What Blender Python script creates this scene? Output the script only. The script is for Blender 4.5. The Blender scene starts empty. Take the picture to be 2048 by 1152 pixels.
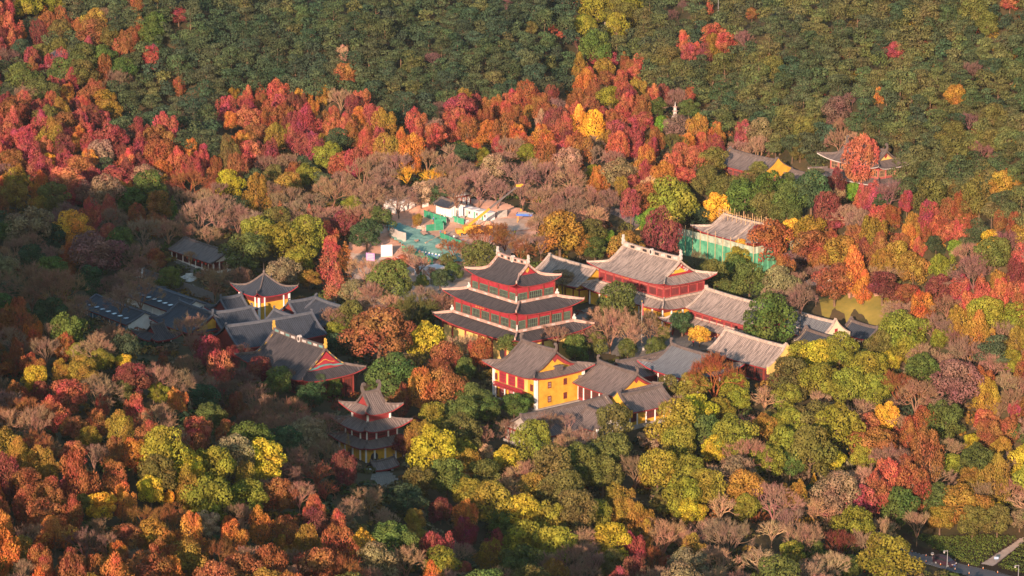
import bpy, math, random
import numpy as np
from mathutils import Vector, Matrix
random.seed(7); RNG = np.random.default_rng(11)
SC = bpy.context.scene; COL = SC.collection
R = math.radians
# ------------------------------------------------------------ camera, world, sun, exposure
CAM_Z = 190.0; PITCH = R(14.0); HFOV = R(20.0)
cam = bpy.data.objects.new("camera", bpy.data.cameras.new("camera")); COL.objects.link(cam); SC.camera = cam
cam.location = (0, 0, CAM_Z); cam.rotation_euler = (R(90) - PITCH, 0, 0)
cam.data.sensor_width = 36; cam.data.angle = HFOV; cam.data.clip_start = 1; cam.data.clip_end = 9000
SUN_EL = R(14.5); SUN_AZ = R(14.0)            # sun low behind the camera, a little to the left
W = bpy.data.worlds.new("World"); SC.world = W; W.use_nodes = True
nt = W.node_tree; bg = nt.nodes["Background"]
sky = nt.nodes.new("ShaderNodeTexSky"); sky.sky_type = 'NISHITA'; sky.sun_disc = False
sky.sun_elevation = SUN_EL; sky.sun_rotation = math.pi + SUN_AZ; sky.air_density = 1.6; sky.dust_density = 1.0; sky.ozone_density = 3.0
nt.links.new(sky.outputs[0], bg.inputs[0]); bg.inputs[1].default_value = 0.125
ld = bpy.data.lights.new("sun", 'SUN'); ld.energy = 4.9; ld.angle = R(0.6); ld.color = (1.0, 0.70, 0.54)
sun = bpy.data.objects.new("sun", ld); COL.objects.link(sun)
sdir = Vector((math.sin(SUN_AZ) * math.cos(SUN_EL), math.cos(SUN_AZ) * math.cos(SUN_EL), -math.sin(SUN_EL)))
sun.rotation_euler = sdir.to_track_quat('-Z', 'Y').to_euler(); sun.location = (-60, -100, 300)
SC.view_settings.view_transform = 'Standard'; SC.view_settings.look = 'None'; SC.view_settings.gamma = 1.0
SC.view_settings.use_curve_mapping = False; SC.view_settings.exposure = 0.74
SC.cycles.max_bounces = 5; SC.cycles.diffuse_bounces = 2; SC.cycles.glossy_bounces = 2; SC.cycles.transmission_bounces = 2
SC.cycles.transparent_max_bounces = 4; SC.cycles.volume_bounces = 0; SC.cycles.use_denoising = True
SC.render.resolution_x = 1024; SC.render.resolution_y = 576
# ------------------------------------------------------------ geometry of the view, used to find where things stand on the ground
FPX = 2048 / (2 * math.tan(HFOV / 2)); CP, SP = math.cos(PITCH), math.sin(PITCH)
def ray(px, py):
    u = (px - 1024) / FPX; v = -(py - 576) / FPX
    return np.array([u, CP + v * SP, -SP + v * CP])
def at(px, py, z=0.0):
    d = ray(px, py); t = (z - CAM_Z) / d[2]
    return np.array([0, 0, CAM_Z]) + d * t
def proj(p):
    x, y, z = p[0], p[1], p[2] - CAM_Z
    dep = y * CP - z * SP; up = y * SP + z * CP
    return 1024 + FPX * x / dep, 576 - FPX * up / dep
def px_m(p): return FPX / (p[1] * CP - (p[2] - CAM_Z) * SP)
# ------------------------------------------------------------ terrain
TP = []
for s in """200 560 0|400 560 0|600 560 0|900 560 0|1200 560 0|1500 560 0|1650 600 0|300 420 1|600 400 0|900 420 5|950 465 2.5|840 440 3|1000 400 7|850 395 7|1050 440 4|1150 400 6|1400 500 0|600 300 0|900 300 7|1200 320 8|1050 340 7|780 330 5
600 700 0|850 700 0|1200 750 0|1500 750 0|1350 650 0|800 850 -1|1100 860 -1|980 1000 -1|1700 700 0|1050 640 0|740 920 -1|300 640 1|480 640 0
500 245 5|750 240 8|1000 240 9|300 240 6|700 -10 40|300 -10 40|1000 -10 38|500 120 22|850 120 19|0 -10 26|0 200 9|120 100 16|1170 100 15|1180 -10 24|1250 200 10|1170 200 9
1420 250 10|1400 120 24|1500 -10 50|1750 -10 66|2048 -10 84|2048 150 70|1850 200 46|1650 200 30|2048 350 44|1900 320 34|1740 372 14|1500 340 10|1620 330 13|1600 400 6|1750 470 6|2048 540 22|1900 520 10|1850 640 5|2048 750 8|1900 800 2
0 420 3|0 560 5|60 660 22|0 700 27|0 900 34|0 1150 36|200 760 27|250 900 29|430 880 24|250 1150 30|430 1150 26|600 1050 18|620 960 12|650 1150 18|560 860 6|300 700 5|450 740 2|640 900 2|760 1000 3|820 1100 5|1000 1150 -2|1300 950 -2|1400 1150 -7|1650 1000 -6|1750 1110 -12|1900 1100 -14|2048 1100 -14|2048 960 -10|1850 950 -6|1500 900 -2""".replace("\n", "|").split("|"):
    a, b, c = map(float, s.split()); q = at(a, b, c); TP.append((q[0], q[1], c))
TP += [(-175, 560, 84), (-150, 500, 82), (-190, 640, 66), (-230, 720, 42), (-250, 850, 20), (-130, 420, 50), (-100, 330, 22), (-300, 500, 95), (-300, 300, 60), (0, 400, -6), (60, 380, -12), (0, 200, 0), (120, 300, -14),  # high left-hand points: unseen hill, shaped to throw shade over the left valley
       (200, 500, -12), (260, 700, 10), (300, 900, 60), (260, 1000, 90), (-300, 1100, 60), (0, 1250, 75), (-200, 1300, 90), (200, 1250, 130), (0, 1600, 130), (400, 1500, 190), (-400, 1500, 140), (0, 0, 0), (-400, 0, 40), (400, 0, 0), (500, 700, 60), (-600, 800, 70)]
TP += [(-150, 1130, 66), (0, 1120, 60), (110, 1110, 72), (-50, 1200, 80), (60, 1190, 82), (-220, 1120, 62), (170, 960, 96), (230, 900, 108), (180, 1050, 110), (130, 1000, 74), (260, 800, 100), (210, 760, 92), (300, 1150, 150), (90, 940, 44)]
TP = np.array(TP); TS = np.where((TP[:, 2] >= 12) & (TP[:, 1] > 640), 500.0, 60.0)
def H(x, y):
    x = np.atleast_1d(np.asarray(x, float)); y = np.atleast_1d(np.asarray(y, float))
    out = np.zeros(x.shape); f = out.ravel(); xr, yr = x.ravel(), y.ravel()
    for i in range(0, xr.size, 20000):
        dx = xr[i:i+20000, None] - TP[None, :, 0]; dy = (yr[i:i+20000, None] - TP[None, :, 1]) * 0.75
        w = (TS / 60.0) ** 0.35 / (dx * dx + dy * dy + TS) ** 1.8
        f[i:i+20000] = (w * TP[None, :, 2]).sum(1) / w.sum(1)
    return f.reshape(x.shape)
def h1(x, y): return float(H(x, y)[0])
def ground(px, py, up=0.0):
    "the point of the terrain (raised by up) that the ray through a photo pixel meets"
    d = ray(px, py); ts = np.arange(250, 1700, 4.0)
    z = CAM_Z + ts * d[2]; g = H(ts * d[0], ts * d[1]) + up
    k = np.argmax(z < g)
    if z[k] >= g[k]: return None
    a, b = ts[max(k-1, 0)], ts[k]
    for _ in range(12):
        m = (a + b) / 2
        if CAM_Z + m * d[2] < h1(m * d[0], m * d[1]) + up: b = m
        else: a = m
    return np.array([b * d[0], b * d[1], h1(b * d[0], b * d[1])])
# ------------------------------------------------------------ materials
MATS = {}
def mat(name, col, rough=0.8, var=0.25, scale=1.5, spec=0.25, col2=None, metal=0.0):
    if name in MATS: return MATS[name]
    m = bpy.data.materials.new(name); m.use_nodes = True; n = m.node_tree; b = n.nodes["Principled BSDF"]
    b.inputs["Roughness"].default_value = rough; b.inputs["Specular IOR Level"].default_value = spec; b.inputs["Metallic"].default_value = metal
    tc = n.nodes.new("ShaderNodeTexCoord"); nz = n.nodes.new("ShaderNodeTexNoise"); nz.inputs["Scale"].default_value = scale; nz.inputs["Detail"].default_value = 6; nz.inputs["Roughness"].default_value = 0.65
    rp = n.nodes.new("ShaderNodeValToRGB"); rp.color_ramp.elements[0].position = 0.32; rp.color_ramp.elements[1].position = 0.68
    c2 = col2 or tuple(c * (1 - var) for c in col); rp.color_ramp.elements[0].color = (*c2, 1); rp.color_ramp.elements[1].color = (*[min(1, c * (1 + var * .5)) for c in col], 1)
    n.links.new(tc.outputs["Object"], nz.inputs["Vector"]); n.links.new(nz.outputs["Fac"], rp.inputs[0]); n.links.new(rp.outputs[0], b.inputs["Base Color"])
    MATS[name] = m; return m
def tile_mat(name, col, col2, gap=0.70, pitch=0.5):
    "grey clay tiles: rows running down the slope (uv.x along the eave, in metres), weathered in patches"
    m = bpy.data.materials.new(name); m.use_nodes = True; n = m.node_tree; b = n.nodes["Principled BSDF"]
    b.inputs["Roughness"].default_value = 0.75; b.inputs["Specular IOR Level"].default_value = 0.3
    uv = n.nodes.new("ShaderNodeUVMap"); sp = n.nodes.new("ShaderNodeSeparateXYZ"); n.links.new(uv.outputs[0], sp.inputs[0])
    mul = n.nodes.new("ShaderNodeMath"); mul.operation = 'MULTIPLY'; mul.inputs[1].default_value = 2 * math.pi / pitch; n.links.new(sp.outputs[0], mul.inputs[0])
    sn = n.nodes.new("ShaderNodeMath"); sn.operation = 'SINE'; n.links.new(mul.outputs[0], sn.inputs[0])
    mp = n.nodes.new("ShaderNodeMapping"); mp.inputs["Scale"].default_value = (1.6, 0.35, 1); n.links.new(uv.outputs[0], mp.inputs[0])
    nz = n.nodes.new("ShaderNodeTexNoise"); nz.inputs["Scale"].default_value = 1.0; nz.inputs["Detail"].default_value = 7; nz.inputs["Roughness"].default_value = 0.75; n.links.new(mp.outputs[0], nz.inputs["Vector"])
    rp = n.nodes.new("ShaderNodeValToRGB"); rp.color_ramp.elements[0].position = 0.40; rp.color_ramp.elements[1].position = 0.58; rp.color_ramp.elements[0].color = (*col2, 1); rp.color_ramp.elements[1].color = (*col, 1)
    n.links.new(nz.outputs["Fac"], rp.inputs[0])
    mr = n.nodes.new("ShaderNodeMapRange"); mr.inputs[1].default_value = -1; mr.inputs[2].default_value = 1; mr.inputs[3].default_value = gap; mr.inputs[4].default_value = 1.25; n.links.new(sn.outputs[0], mr.inputs[0])
    mx = n.nodes.new("ShaderNodeVectorMath"); mx.operation = 'SCALE'; n.links.new(rp.outputs[0], mx.inputs[0]); n.links.new(mr.outputs[0], mx.inputs["Scale"]); n.links.new(mx.outputs[0], b.inputs["Base Color"])
    bp = n.nodes.new("ShaderNodeBump"); bp.inputs["Strength"].default_value = 0.5; bp.inputs["Distance"].default_value = 0.08; n.links.new(sn.outputs[0], bp.inputs["Height"]); n.links.new(bp.outputs[0], b.inputs["Normal"])
    MATS[name] = m; return m
def leaf_mat(name, attr=None):
    m = bpy.data.materials.new(name); m.use_nodes = True; n = m.node_tree; b = n.nodes["Principled BSDF"]
    b.inputs["Roughness"].default_value = 0.75; b.inputs["Specular IOR Level"].default_value = 0.12
    at_ = n.nodes.new("ShaderNodeAttribute"); at_.attribute_name = "tone"
    if attr: c = n.nodes.new("ShaderNodeAttribute"); c.attribute_name = attr; csrc = c.outputs["Color"]
    else: c = n.nodes.new("ShaderNodeObjectInfo"); csrc = c.outputs["Color"]
    tc = n.nodes.new("ShaderNodeTexCoord"); nz = n.nodes.new("ShaderNodeTexNoise"); nz.noise_dimensions = '4D'; nz.inputs["Scale"].default_value = 1.2 if not attr else 0.35; nz.inputs["Detail"].default_value = 3
    n.links.new(tc.outputs["Object"], nz.inputs["Vector"])
    if not attr: n.links.new(c.outputs["Random"], nz.inputs["W"])
    hs = n.nodes.new("ShaderNodeHueSaturation"); mr = n.nodes.new("ShaderNodeMapRange"); mr.inputs[1].default_value = .3; mr.inputs[2].default_value = .7; mr.inputs[3].default_value = 0.474; mr.inputs[4].default_value = 0.538
    n.links.new(nz.outputs["Fac"], mr.inputs[0]); n.links.new(mr.outputs[0], hs.inputs["Hue"]); n.links.new(at_.outputs["Fac"], hs.inputs["Value"]); n.links.new(csrc, hs.inputs["Color"])
    n.links.new(hs.outputs[0], b.inputs["Base Color"])
    MATS[name] = m; return m
M_LEAF = leaf_mat("leaves"); M_LEAFW = leaf_mat("wood_leaves", "leafcol")
M_BARK = mat("bark", (.20, .125, .075), .9, .4, 3); M_BARKP = mat("pale_bark", (.42, .30, .20), .9, .3, 3)
# ------------------------------------------------------------ scene helpers
def tag(o, label=None, cat=None, group=None, kind=None):
    if label: o['label'] = label
    if cat: o['category'] = cat
    if group: o['group'] = group
    if kind: o['kind'] = kind
    return o
def empty(name, loc, rz=0.0, parent=None):
    o = bpy.data.objects.new(name, None); COL.objects.link(o); o.location = loc; o.rotation_euler = (0, 0, rz); o.empty_display_size = 0.5
    if parent: o.parent = parent
    return o
def obj(name, me, parent=None):
    o = bpy.data.objects.new(name, me); COL.objects.link(o)
    if parent: o.parent = parent
    return o
class MB:
    "collects polygons; build() makes ONE mesh object"
    def __init__(s): s.v = []; s.f = []; s.uv = []
    def poly(s, pts, uv=None):
        k = len(s.v); s.v += [tuple(p) for p in pts]; s.f.append(tuple(range(k, k + len(pts)))); s.uv += (uv or [(p[0], p[2]) for p in pts])
    def box(s, c, h, rz=0.0, top=1.0):
        ca, sa = math.cos(rz), math.sin(rz); P = []
        for sz in (-1, 1):
            t = top if sz > 0 else 1.0
            for sx, sy in ((-1, -1), (1, -1), (1, 1), (-1, 1)):
                x, y = sx * h[0] * t, sy * h[1] * t; P.append((c[0] + x * ca - y * sa, c[1] + x * sa + y * ca, c[2] + sz * h[2]))
        for q in ((0, 3, 2, 1), (4, 5, 6, 7), (0, 1, 5, 4), (1, 2, 6, 5), (2, 3, 7, 6), (3, 0, 4, 7)): s.poly([P[i] for i in q])
        return s
    def bar(s, a, b, r0, r1=None, n=6):
        a, b = Vector(a), Vector(b); r1 = r0 if r1 is None else r1; d = (b - a)
        if d.length < 1e-6: return s
        d.normalize(); u = d.orthogonal().normalized(); w = d.cross(u)
        A = [a + (u * math.cos(t) + w * math.sin(t)) * r0 for t in [2 * math.pi * i / n for i in range(n)]]
        B = [b + (u * math.cos(t) + w * math.sin(t)) * r1 for t in [2 * math.pi * i / n for i in range(n)]]
        for i in range(n): j = (i + 1) % n; s.poly([A[i], A[j], B[j], B[i]])
        s.poly(A[::-1]); s.poly(B); return s
    def sweep(s, pts, w, h, dz=0.0):
        "upright rectangular beam following a polyline; w, h may be lists"
        n = len(pts); W_ = w if isinstance(w, (list, tuple)) else [w] * n; H_ = h if isinstance(h, (list, tuple)) else [h] * n; rings = []
        for i, p in enumerate(pts):
            a = Vector(pts[max(i - 1, 0)]); b = Vector(pts[min(i + 1, n - 1)]); d = b - a; d.z = 0
            if d.length < 1e-6: d = Vector((1, 0, 0))
            d.normalize(); sd = Vector((-d.y, d.x, 0)) * W_[i] / 2; p = Vector(p) + Vector((0, 0, dz))
            rings.append([p - sd, p + sd, p + sd + Vector((0, 0, H_[i])), p - sd + Vector((0, 0, H_[i]))])
        for a, b in zip(rings, rings[1:]):
            for i in range(4): j = (i + 1) % 4; s.poly([a[i], a[j], b[j], b[i]])
        s.poly(rings[0][::-1]); s.poly(rings[-1]); return s
    def plate(s, outline, origin, ax, ay, az, th):
        "flat outline (list of 2-D points) extruded by th, centred; ax, ay in-plane axes, az the thickness axis"
        o, ax, ay, az = Vector(origin), Vector(ax), Vector(ay), Vector(az)
        A = [o + ax * p[0] + ay * p[1] - az * th / 2 for p in outline]; B = [q + az * th for q in A]
        s.poly(A[::-1]); s.poly(B)
        for i in range(len(A)): j = (i + 1) % len(A); s.poly([A[i], A[j], B[j], B[i]])
        return s
    def build(s, name, m, parent=None, smooth=False):
        me = bpy.data.meshes.new(name); me.from_pydata(s.v, [], s.f); uv = me.uv_layers.new(name="UVMap")
        flat = np.array(s.uv, dtype=np.float32).ravel()
        uv.data.foreach_set("uv", flat); me.materials.append(m)
        if smooth: me.shade_smooth()
        me.update(); return obj(name, me, parent)
# ------------------------------------------------------------ ground sheet
def axis(lo, hi, step, far, k=1.35):
    a = list(np.arange(lo, hi + .1, step)); s = step
    while a[-1] < far[1]: s *= k; a.append(a[-1] + s)
    s = step
    while a[0] > far[0]: s *= k; a.insert(0, a[0] - s)
    return np.array(a)
def grid_sheet(name, X, Y, Z, m):
    nx, ny = len(X), len(Y); xx, yy = np.meshgrid(X, Y); v = np.stack([xx.ravel(), yy.ravel(), Z.ravel()], 1)
    i = np.arange(nx * ny).reshape(ny, nx); f = np.stack([i[:-1, :-1].ravel(), i[:-1, 1:].ravel(), i[1:, 1:].ravel(), i[1:, :-1].ravel()], 1)
    me = bpy.data.meshes.new(name); me.from_pydata(v.tolist(), [], f.tolist()); me.shade_smooth(); me.materials.append(m); return obj(name, me)
gx = axis(-230, 300, 5, (-6000, 6000)); gy = axis(380, 1300, 5, (-3000, 9000))
xx, yy = np.meshgrid(gx, gy); gz = H(xx, yy)
gm = mat("forest_floor", (.105, .07, .035), .95, .4, .12, .1, (.045, .05, .022))
tag(grid_sheet("ground", gx, gy, gz, gm), kind="structure")
def drape(name, poly, m, lift=0.12, step=2.0, rough=0.0, kind="structure"):
    step = max(.35, step * .36)
    "a sheet over the terrain inside a photo-pixel outline"
    P = [ground(*q)[:2] for q in poly]; P = np.array(P)
    x0, y0 = P.min(0); x1, y1 = P.max(0); X = np.arange(x0 - step, x1 + step, step); Y = np.arange(y0 - step, y1 + step, step)
    xx, yy = np.meshgrid(X, Y); ins = np.zeros(xx.shape, bool); n = len(P)
    for i in range(n):
        xa, ya = P[i]; xb, yb = P[(i + 1) % n]
        c = ((ya > yy) != (yb > yy)) & (xx < (xb - xa) * (yy - ya) / (yb - ya + 1e-9) + xa); ins ^= c
    zz = H(xx, yy) + lift + (RNG.random(xx.shape) * rough if rough else 0)
    idx = -np.ones(xx.shape, int); v = []; f = []
    for j in range(xx.shape[0] - 1):
        for i in range(xx.shape[1] - 1):
            if ins[j, i] and ins[j + 1, i + 1]:
                q = []
                for a, b in ((j, i), (j, i + 1), (j + 1, i + 1), (j + 1, i)):
                    if idx[a, b] < 0: idx[a, b] = len(v); v.append((xx[a, b], yy[a, b], zz[a, b]))
                    q.append(int(idx[a, b]))
                f.append(q)
    me = bpy.data.meshes.new(name); me.from_pydata(v, [], f); me.shade_smooth(); me.materials.append(m)
    return tag(obj(name, me), kind=kind)
M_EARTH = mat("red_earth", (.74, .42, .28), .95, .35, .25, .1, (.60, .30, .19))
M_PALE = mat("pale_earth", (.64, .47, .35), .95, .3, .3, .1)
M_LAWN = mat("lawn_grass", (.30, .22, .05), .95, .35, .3, .1, (.22, .19, .045))
M_PAVE = mat("paving", (.26, .22, .18), .9, .3, .5, .1)
_n = M_PAVE.node_tree; _b = _n.nodes.new("ShaderNodeTexBrick"); _tc = [x for x in _n.nodes if x.type == 'TEX_COORD'][0]; _rp = [x for x in _n.nodes if x.type == 'VALTORGB'][0]; _n.links.new(_tc.outputs["Object"], _b.inputs["Vector"])
_b.inputs["Scale"].default_value = 0.7; _b.inputs["Mortar Size"].default_value = 0.035; _n.links.new(_rp.outputs[0], _b.inputs["Color1"]); _b.inputs["Color2"].default_value = (.34, .29, .24, 1); _b.inputs["Mortar"].default_value = (.10, .09, .06, 1); _n.links.new(_b.outputs[0], _n.nodes["Principled BSDF"].inputs["Base Color"])
M_NET = mat("green_sheeting", (.26, .42, .33), .8, .45, .22, .2, (.12, .30, .24))
drape("construction_ground", [(730, 440), (780, 398), (880, 385), (1010, 405), (1080, 430), (1075, 480), (1010, 520), (960, 580), (800, 590), (700, 560), (690, 500)], M_EARTH, .10, 2.5, .12)
drape("yard_ground", [(690, 505), (800, 520), (960, 560), (900, 600), (700, 620)], M_PALE, .22, 2.5)
drape("haul_path", [(880, 470), (960, 440), (1068, 440), (1060, 462), (980, 470), (890, 480)], M_PALE, .35, 2.0)
drape("green_sheeting", [(765, 440), (800, 450), (880, 480), (960, 500), (975, 525), (900, 530), (830, 515), (780, 480)], M_NET, .45, 2.0, .5)
for _P in ([(838, 470), (850, 468), (858, 474), (845, 478)], [(868, 498), (884, 494), (888, 502), (872, 505)], [(905, 512), (920, 508), (926, 515)], [(825, 488), (838, 486), (836, 494)], [(900, 488), (912, 487), (914, 494), (902, 495)]): drape("earth_patch", _P, M_EARTH, 1.1, 1.2)
drape("lawn", [(1610, 590), (1690, 568), (1780, 580), (1780, 640), (1740, 670), (1640, 650)], M_LAWN, .10, 2.5)
drape("clay_bank", [(1660, 560), (1740, 548), (1790, 565), (1780, 600), (1690, 600)], M_EARTH, .25, 2.5)
drape("court_paving", [(1080, 640), (1250, 600), (1440, 640), (1440, 700), (1300, 720), (1150, 700)], M_PAVE, .10, 3)
drape("hall_forecourt", [(330, 515), (360, 508), (470, 540), (450, 556), (380, 545)], M_PAVE, .12, 2)
drape("pagoda_court", [(735, 955), (770, 935), (800, 960), (760, 985)], M_PAVE, .12, 2)
M_TEA = mat("tea_bushes", (.085, .10, .02), .85, .5, .9, .15, (.04, .055, .014))
M_SOIL = mat("field_soil", (.07, .045, .025), .95, .3, .6, .1)
drape("tea_field_soil", [(1800, 1070), (1850, 1060), (2080, 1075), (2100, 1170), (1930, 1150), (1830, 1110)], M_SOIL, .10, 2)
M_ROAD = mat("asphalt", (.17, .16, .155), .85, .2, .8, .2)
drape("road", [(1800, 1092), (1822, 1104), (1900, 1124), (1990, 1145), (2090, 1168), (2090, 1190), (1960, 1158), (1890, 1140), (1800, 1112)], M_ROAD, .16, .8)
M_KERB = mat("kerb_stone", (.40, .37, .33), .9, .3, 1.5, .1)
for _o in (0, 1):
    _L = [(1822, 1104), (1900, 1124), (1990, 1145), (2090, 1168)] if not _o else [(1800, 1112), (1890, 1140), (1960, 1158), (2060, 1184)]
    drape("kerb", _L + [(x + 1, y + 2.2) for x, y in _L[::-1]], M_KERB, .28, .8)
drape("dirt_path", [(1960, 1130), (2000, 1105), (2040, 1078), (2060, 1074), (2030, 1100), (1985, 1135)], M_PALE, .24, .8)
# ------------------------------------------------------------ temple-building kit
FOOTPRINTS = []
T_GREY = tile_mat("weathered_grey_tiles", (.44, .34, .28), (.17, .135, .115)); T_DARK = tile_mat("dark_grey_tiles", (.095, .082, .08), (.045, .04, .042)); T_BROWN = tile_mat("brown_grey_tiles", (.235, .18, .155), (.12, .095, .083))
T_BLUE = tile_mat("blue_grey_tiles", (.19, .20, .205), (.13, .135, .145)); T_SLATE = tile_mat("slate_tiles", (.062, .072, .088), (.038, .045, .055))
W_YEL = mat("ochre_plaster", (.72, .40, .05), .85, .28, .5, .2); W_YEL2 = mat("pale_ochre_plaster", (.80, .55, .17), .85, .2, .3, .2); W_CREAM = mat("cream_plaster", (.85, .74, .50), .85, .12, .3, .2); W_WHITE = mat("white_plaster", (.82, .78, .72), .85, .14, .4, .2)
W_RED = mat("red_painted_wood", (.33, .05, .05), .7, .3, .8, .3); W_BRED = mat("bright_red_lacquer", (.40, .04, .055), .55, .25, .8, .35); W_DRED = mat("dark_red_wood", (.22, .04, .03), .7, .3, .8, .3); W_ROSE = mat("faded_rose_wood", (.44, .125, .105), .8, .25, .6, .2)
W_GREEN = mat("green_window_wood", (.15, .22, .15), .7, .3, 1, .3); W_TAN = mat("tan_window_wood", (.50, .30, .16), .7, .3, 1, .2)
R_PINK = mat("pink_ridge_plaster", (.52, .33, .26), .85, .3, .8, .2); R_GREY = mat("grey_ridge_tiles", (.52, .41, .33), .85, .4, 1.2, .2); R_DARK = mat("dark_ridge_tiles", (.16, .125, .11), .85, .4, 1.2, .2); R_WHITE = mat("white_ridge_panels", (.58, .52, .47), .8, .15, 1, .2); R_SLATE = mat("slate_ridge_tiles", (.12, .13, .15), .85, .3, 1.2, .2)
R_GILT = mat("gilt_ornament", (.70, .42, .08), .5, .3, 2, .5); R_TEAL = mat("teal_trim", (.16, .34, .32), .7, .3, 1, .3)
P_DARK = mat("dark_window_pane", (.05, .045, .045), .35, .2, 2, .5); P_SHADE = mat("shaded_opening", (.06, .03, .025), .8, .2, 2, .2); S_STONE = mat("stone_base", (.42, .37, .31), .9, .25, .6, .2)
def prof(v): return .55 * v + .45 * v * v
class Roof:
    """a curved roof over a rectangle: p runs along the ridge, q across it. kinds: hipgable, pyramid, gable, skirt"""
    def __init__(s, parent, P, Q, z0, rise, kind="hipgable", axis="y", lift=1.3, ext=.7, Pg=None, V=1.0, tiles=T_DARK, sof=W_DRED, fascia=W_RED, ridge=R_DARK, rs=1.0, cx=0.0, cy=0.0, name="roof", fw=.30):
        s.par, s.P, s.Q, s.z0, s.rise, s.kind, s.axis, s.lift, s.ext, s.V, s.cx, s.cy = parent, P, Q, z0, rise, kind, axis, lift, ext, V, cx, cy
        s.rise = rise = rise / prof(V) if kind == "skirt" else rise
        s.vg = {"hipgable": 0, "pyramid": 1.0, "gable": 0.0, "skirt": 1.0}[kind]
        if kind == "hipgable": s.Pg = Pg if Pg else P - Q * .42; s.vg = (P - s.Pg) / Q
        elif kind == "gable": s.Pg = P
        else: s.Pg = 0
        vmax = s.vg if kind in ("pyramid",) else V
        us = np.sign(np.linspace(-1, 1, 33)) * np.abs(np.linspace(-1, 1, 33)) ** .75
        m = MB(); so = MB(); fa = MB()
        for sg in (-1, 1):
            vs = np.linspace(0, vmax, 11)
            for i in range(32):
                for j in range(10):
                    q = [(us[i], vs[j]), (us[i+1], vs[j]), (us[i+1], vs[j+1]), (us[i], vs[j+1])]
                    if sg > 0: q = q[::-1]
                    m.poly([s.front(u, v, sg) for u, v in q], [(u * s.plim(v), v * Q) for u, v in q])
                    if j < 3: so.poly([tuple(np.array(s.front(u, v, sg)) - (0, 0, fw)) for u, v in q][::-1])
                a, b = np.array(s.front(us[i], 0, sg)), np.array(s.front(us[i+1], 0, sg)); fa.poly([a - (0, 0, fw), b - (0, 0, fw), b - (0, 0, .04), a - (0, 0, .04)])
            if s.vg > 0:
                vs = np.linspace(0, min(s.vg, V), 9)
                for i in range(32):
                    for j in range(8):
                        q = [(us[i], vs[j]), (us[i+1], vs[j]), (us[i+1], vs[j+1]), (us[i], vs[j+1])]
                        if sg < 0: q = q[::-1]
                        m.poly([s.side(u, v, sg) for u, v in q], [(u * (Q - Q * v), v * Q) for u, v in q])
                        if j < 3: so.poly([tuple(np.array(s.side(u, v, sg)) - (0, 0, fw)) for u, v in q][::-1])
                    a, b = np.array(s.side(us[i], 0, sg)), np.array(s.side(us[i+1], 0, sg)); fa.poly([a - (0, 0, fw), b - (0, 0, fw), b - (0, 0, .04), a - (0, 0, .04)])
        s.roof = m.build(name, tiles, parent, True); so.build("soffit", sof, parent); fa.build("eave_board", fascia, parent)
        # ridges
        if kind in ("hipgable", "pyramid", "skirt"):
            e = s.vg if kind != "skirt" else V
            for sp in (-1, 1):
                for sq in (-1, 1):
                    pts = [s.front(sp, v, sq) for v in np.linspace(0, e * (1 if kind != "hipgable" else 1), 12)]
                    d = np.array(pts[0]) - np.array(pts[2]); tip = tuple(np.array(pts[0]) + d * .12 + (0, 0, .40 * lift))
                    r = MB().sweep([tip] + pts, [.16 * rs] + [.30 * rs] * 12, [.14] + [.3 * rs + .25 * rs * min(1, k / 5) for k in range(12)], -.02); r.build("hip_ridge", ridge, parent)
    def fix(s, p, q, z):
        if s.axis == "y": return (s.cx + q, s.cy + p, z)
        return (s.cx + p, s.cy - q, z)
    def plim(s, v):
        if s.kind == "gable": return s.P
        return max(s.P - s.Q * v, s.Pg) if s.kind == "hipgable" else s.P - s.Q * v
    def z(s, u, v):
        l = s.lift * max(0, 1 - 2.0 * v) ** 1.5 * (.8 * abs(u) ** 6 + .2 * u * u) if s.kind != "gable" else s.lift * .35 * u * u
        return s.z0 + s.rise * prof(v) + l
    def ex(s, u, v): return s.ext * abs(u) ** 7 * max(0, 1 - 3 * v) if s.kind != "gable" else 0
    def front(s, u, v, sg):
        e = s.ex(u, v); p = u * s.plim(v) + math.copysign(e, u); q = sg * (s.Q - s.Q * v + e); return s.fix(p, q, s.z(u, v))
    def side(s, u, v, sg):
        e = s.ex(u, v); q = u * (s.Q - s.Q * v) + math.copysign(e, u); p = sg * (s.P - s.Q * v + e); return s.fix(p, q, s.z(u, v))
    def top(s): return s.z0 + s.rise
    def main_ridge(s, m=R_DARK, w=.5, h=.8, panels=None, finial="curl", fh=1.6, fm=None, medal=False, sag=.25):
        n = 13; L = s.Pg if s.kind != "gable" else s.P; pts = [s.fix(t * L, 0, s.top() - .15 + sag * t * t) for t in np.linspace(-1, 1, n)]
        r = MB().sweep(pts, w, h).build("main_ridge", m, s.par)
        if panels:
            for t in np.linspace(-.86, .86, 9):
                c = s.fix(t * L, 0, s.top() - .15 + sag * t * t + h * .5); hx = (w / 2 + .03, L * .07) if s.axis == "y" else (L * .07, w / 2 + .03)
                if abs(t) > .1 or not medal: MB().box(c, (hx[0], hx[1], h * .26)).build("ridge_panel", panels[int(round((t + .86) * 4.65)) % 2], r)
        fm = fm or m; al = Vector(s.fix(1, 0, 0)) - Vector(s.fix(0, 0, 0))
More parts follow.
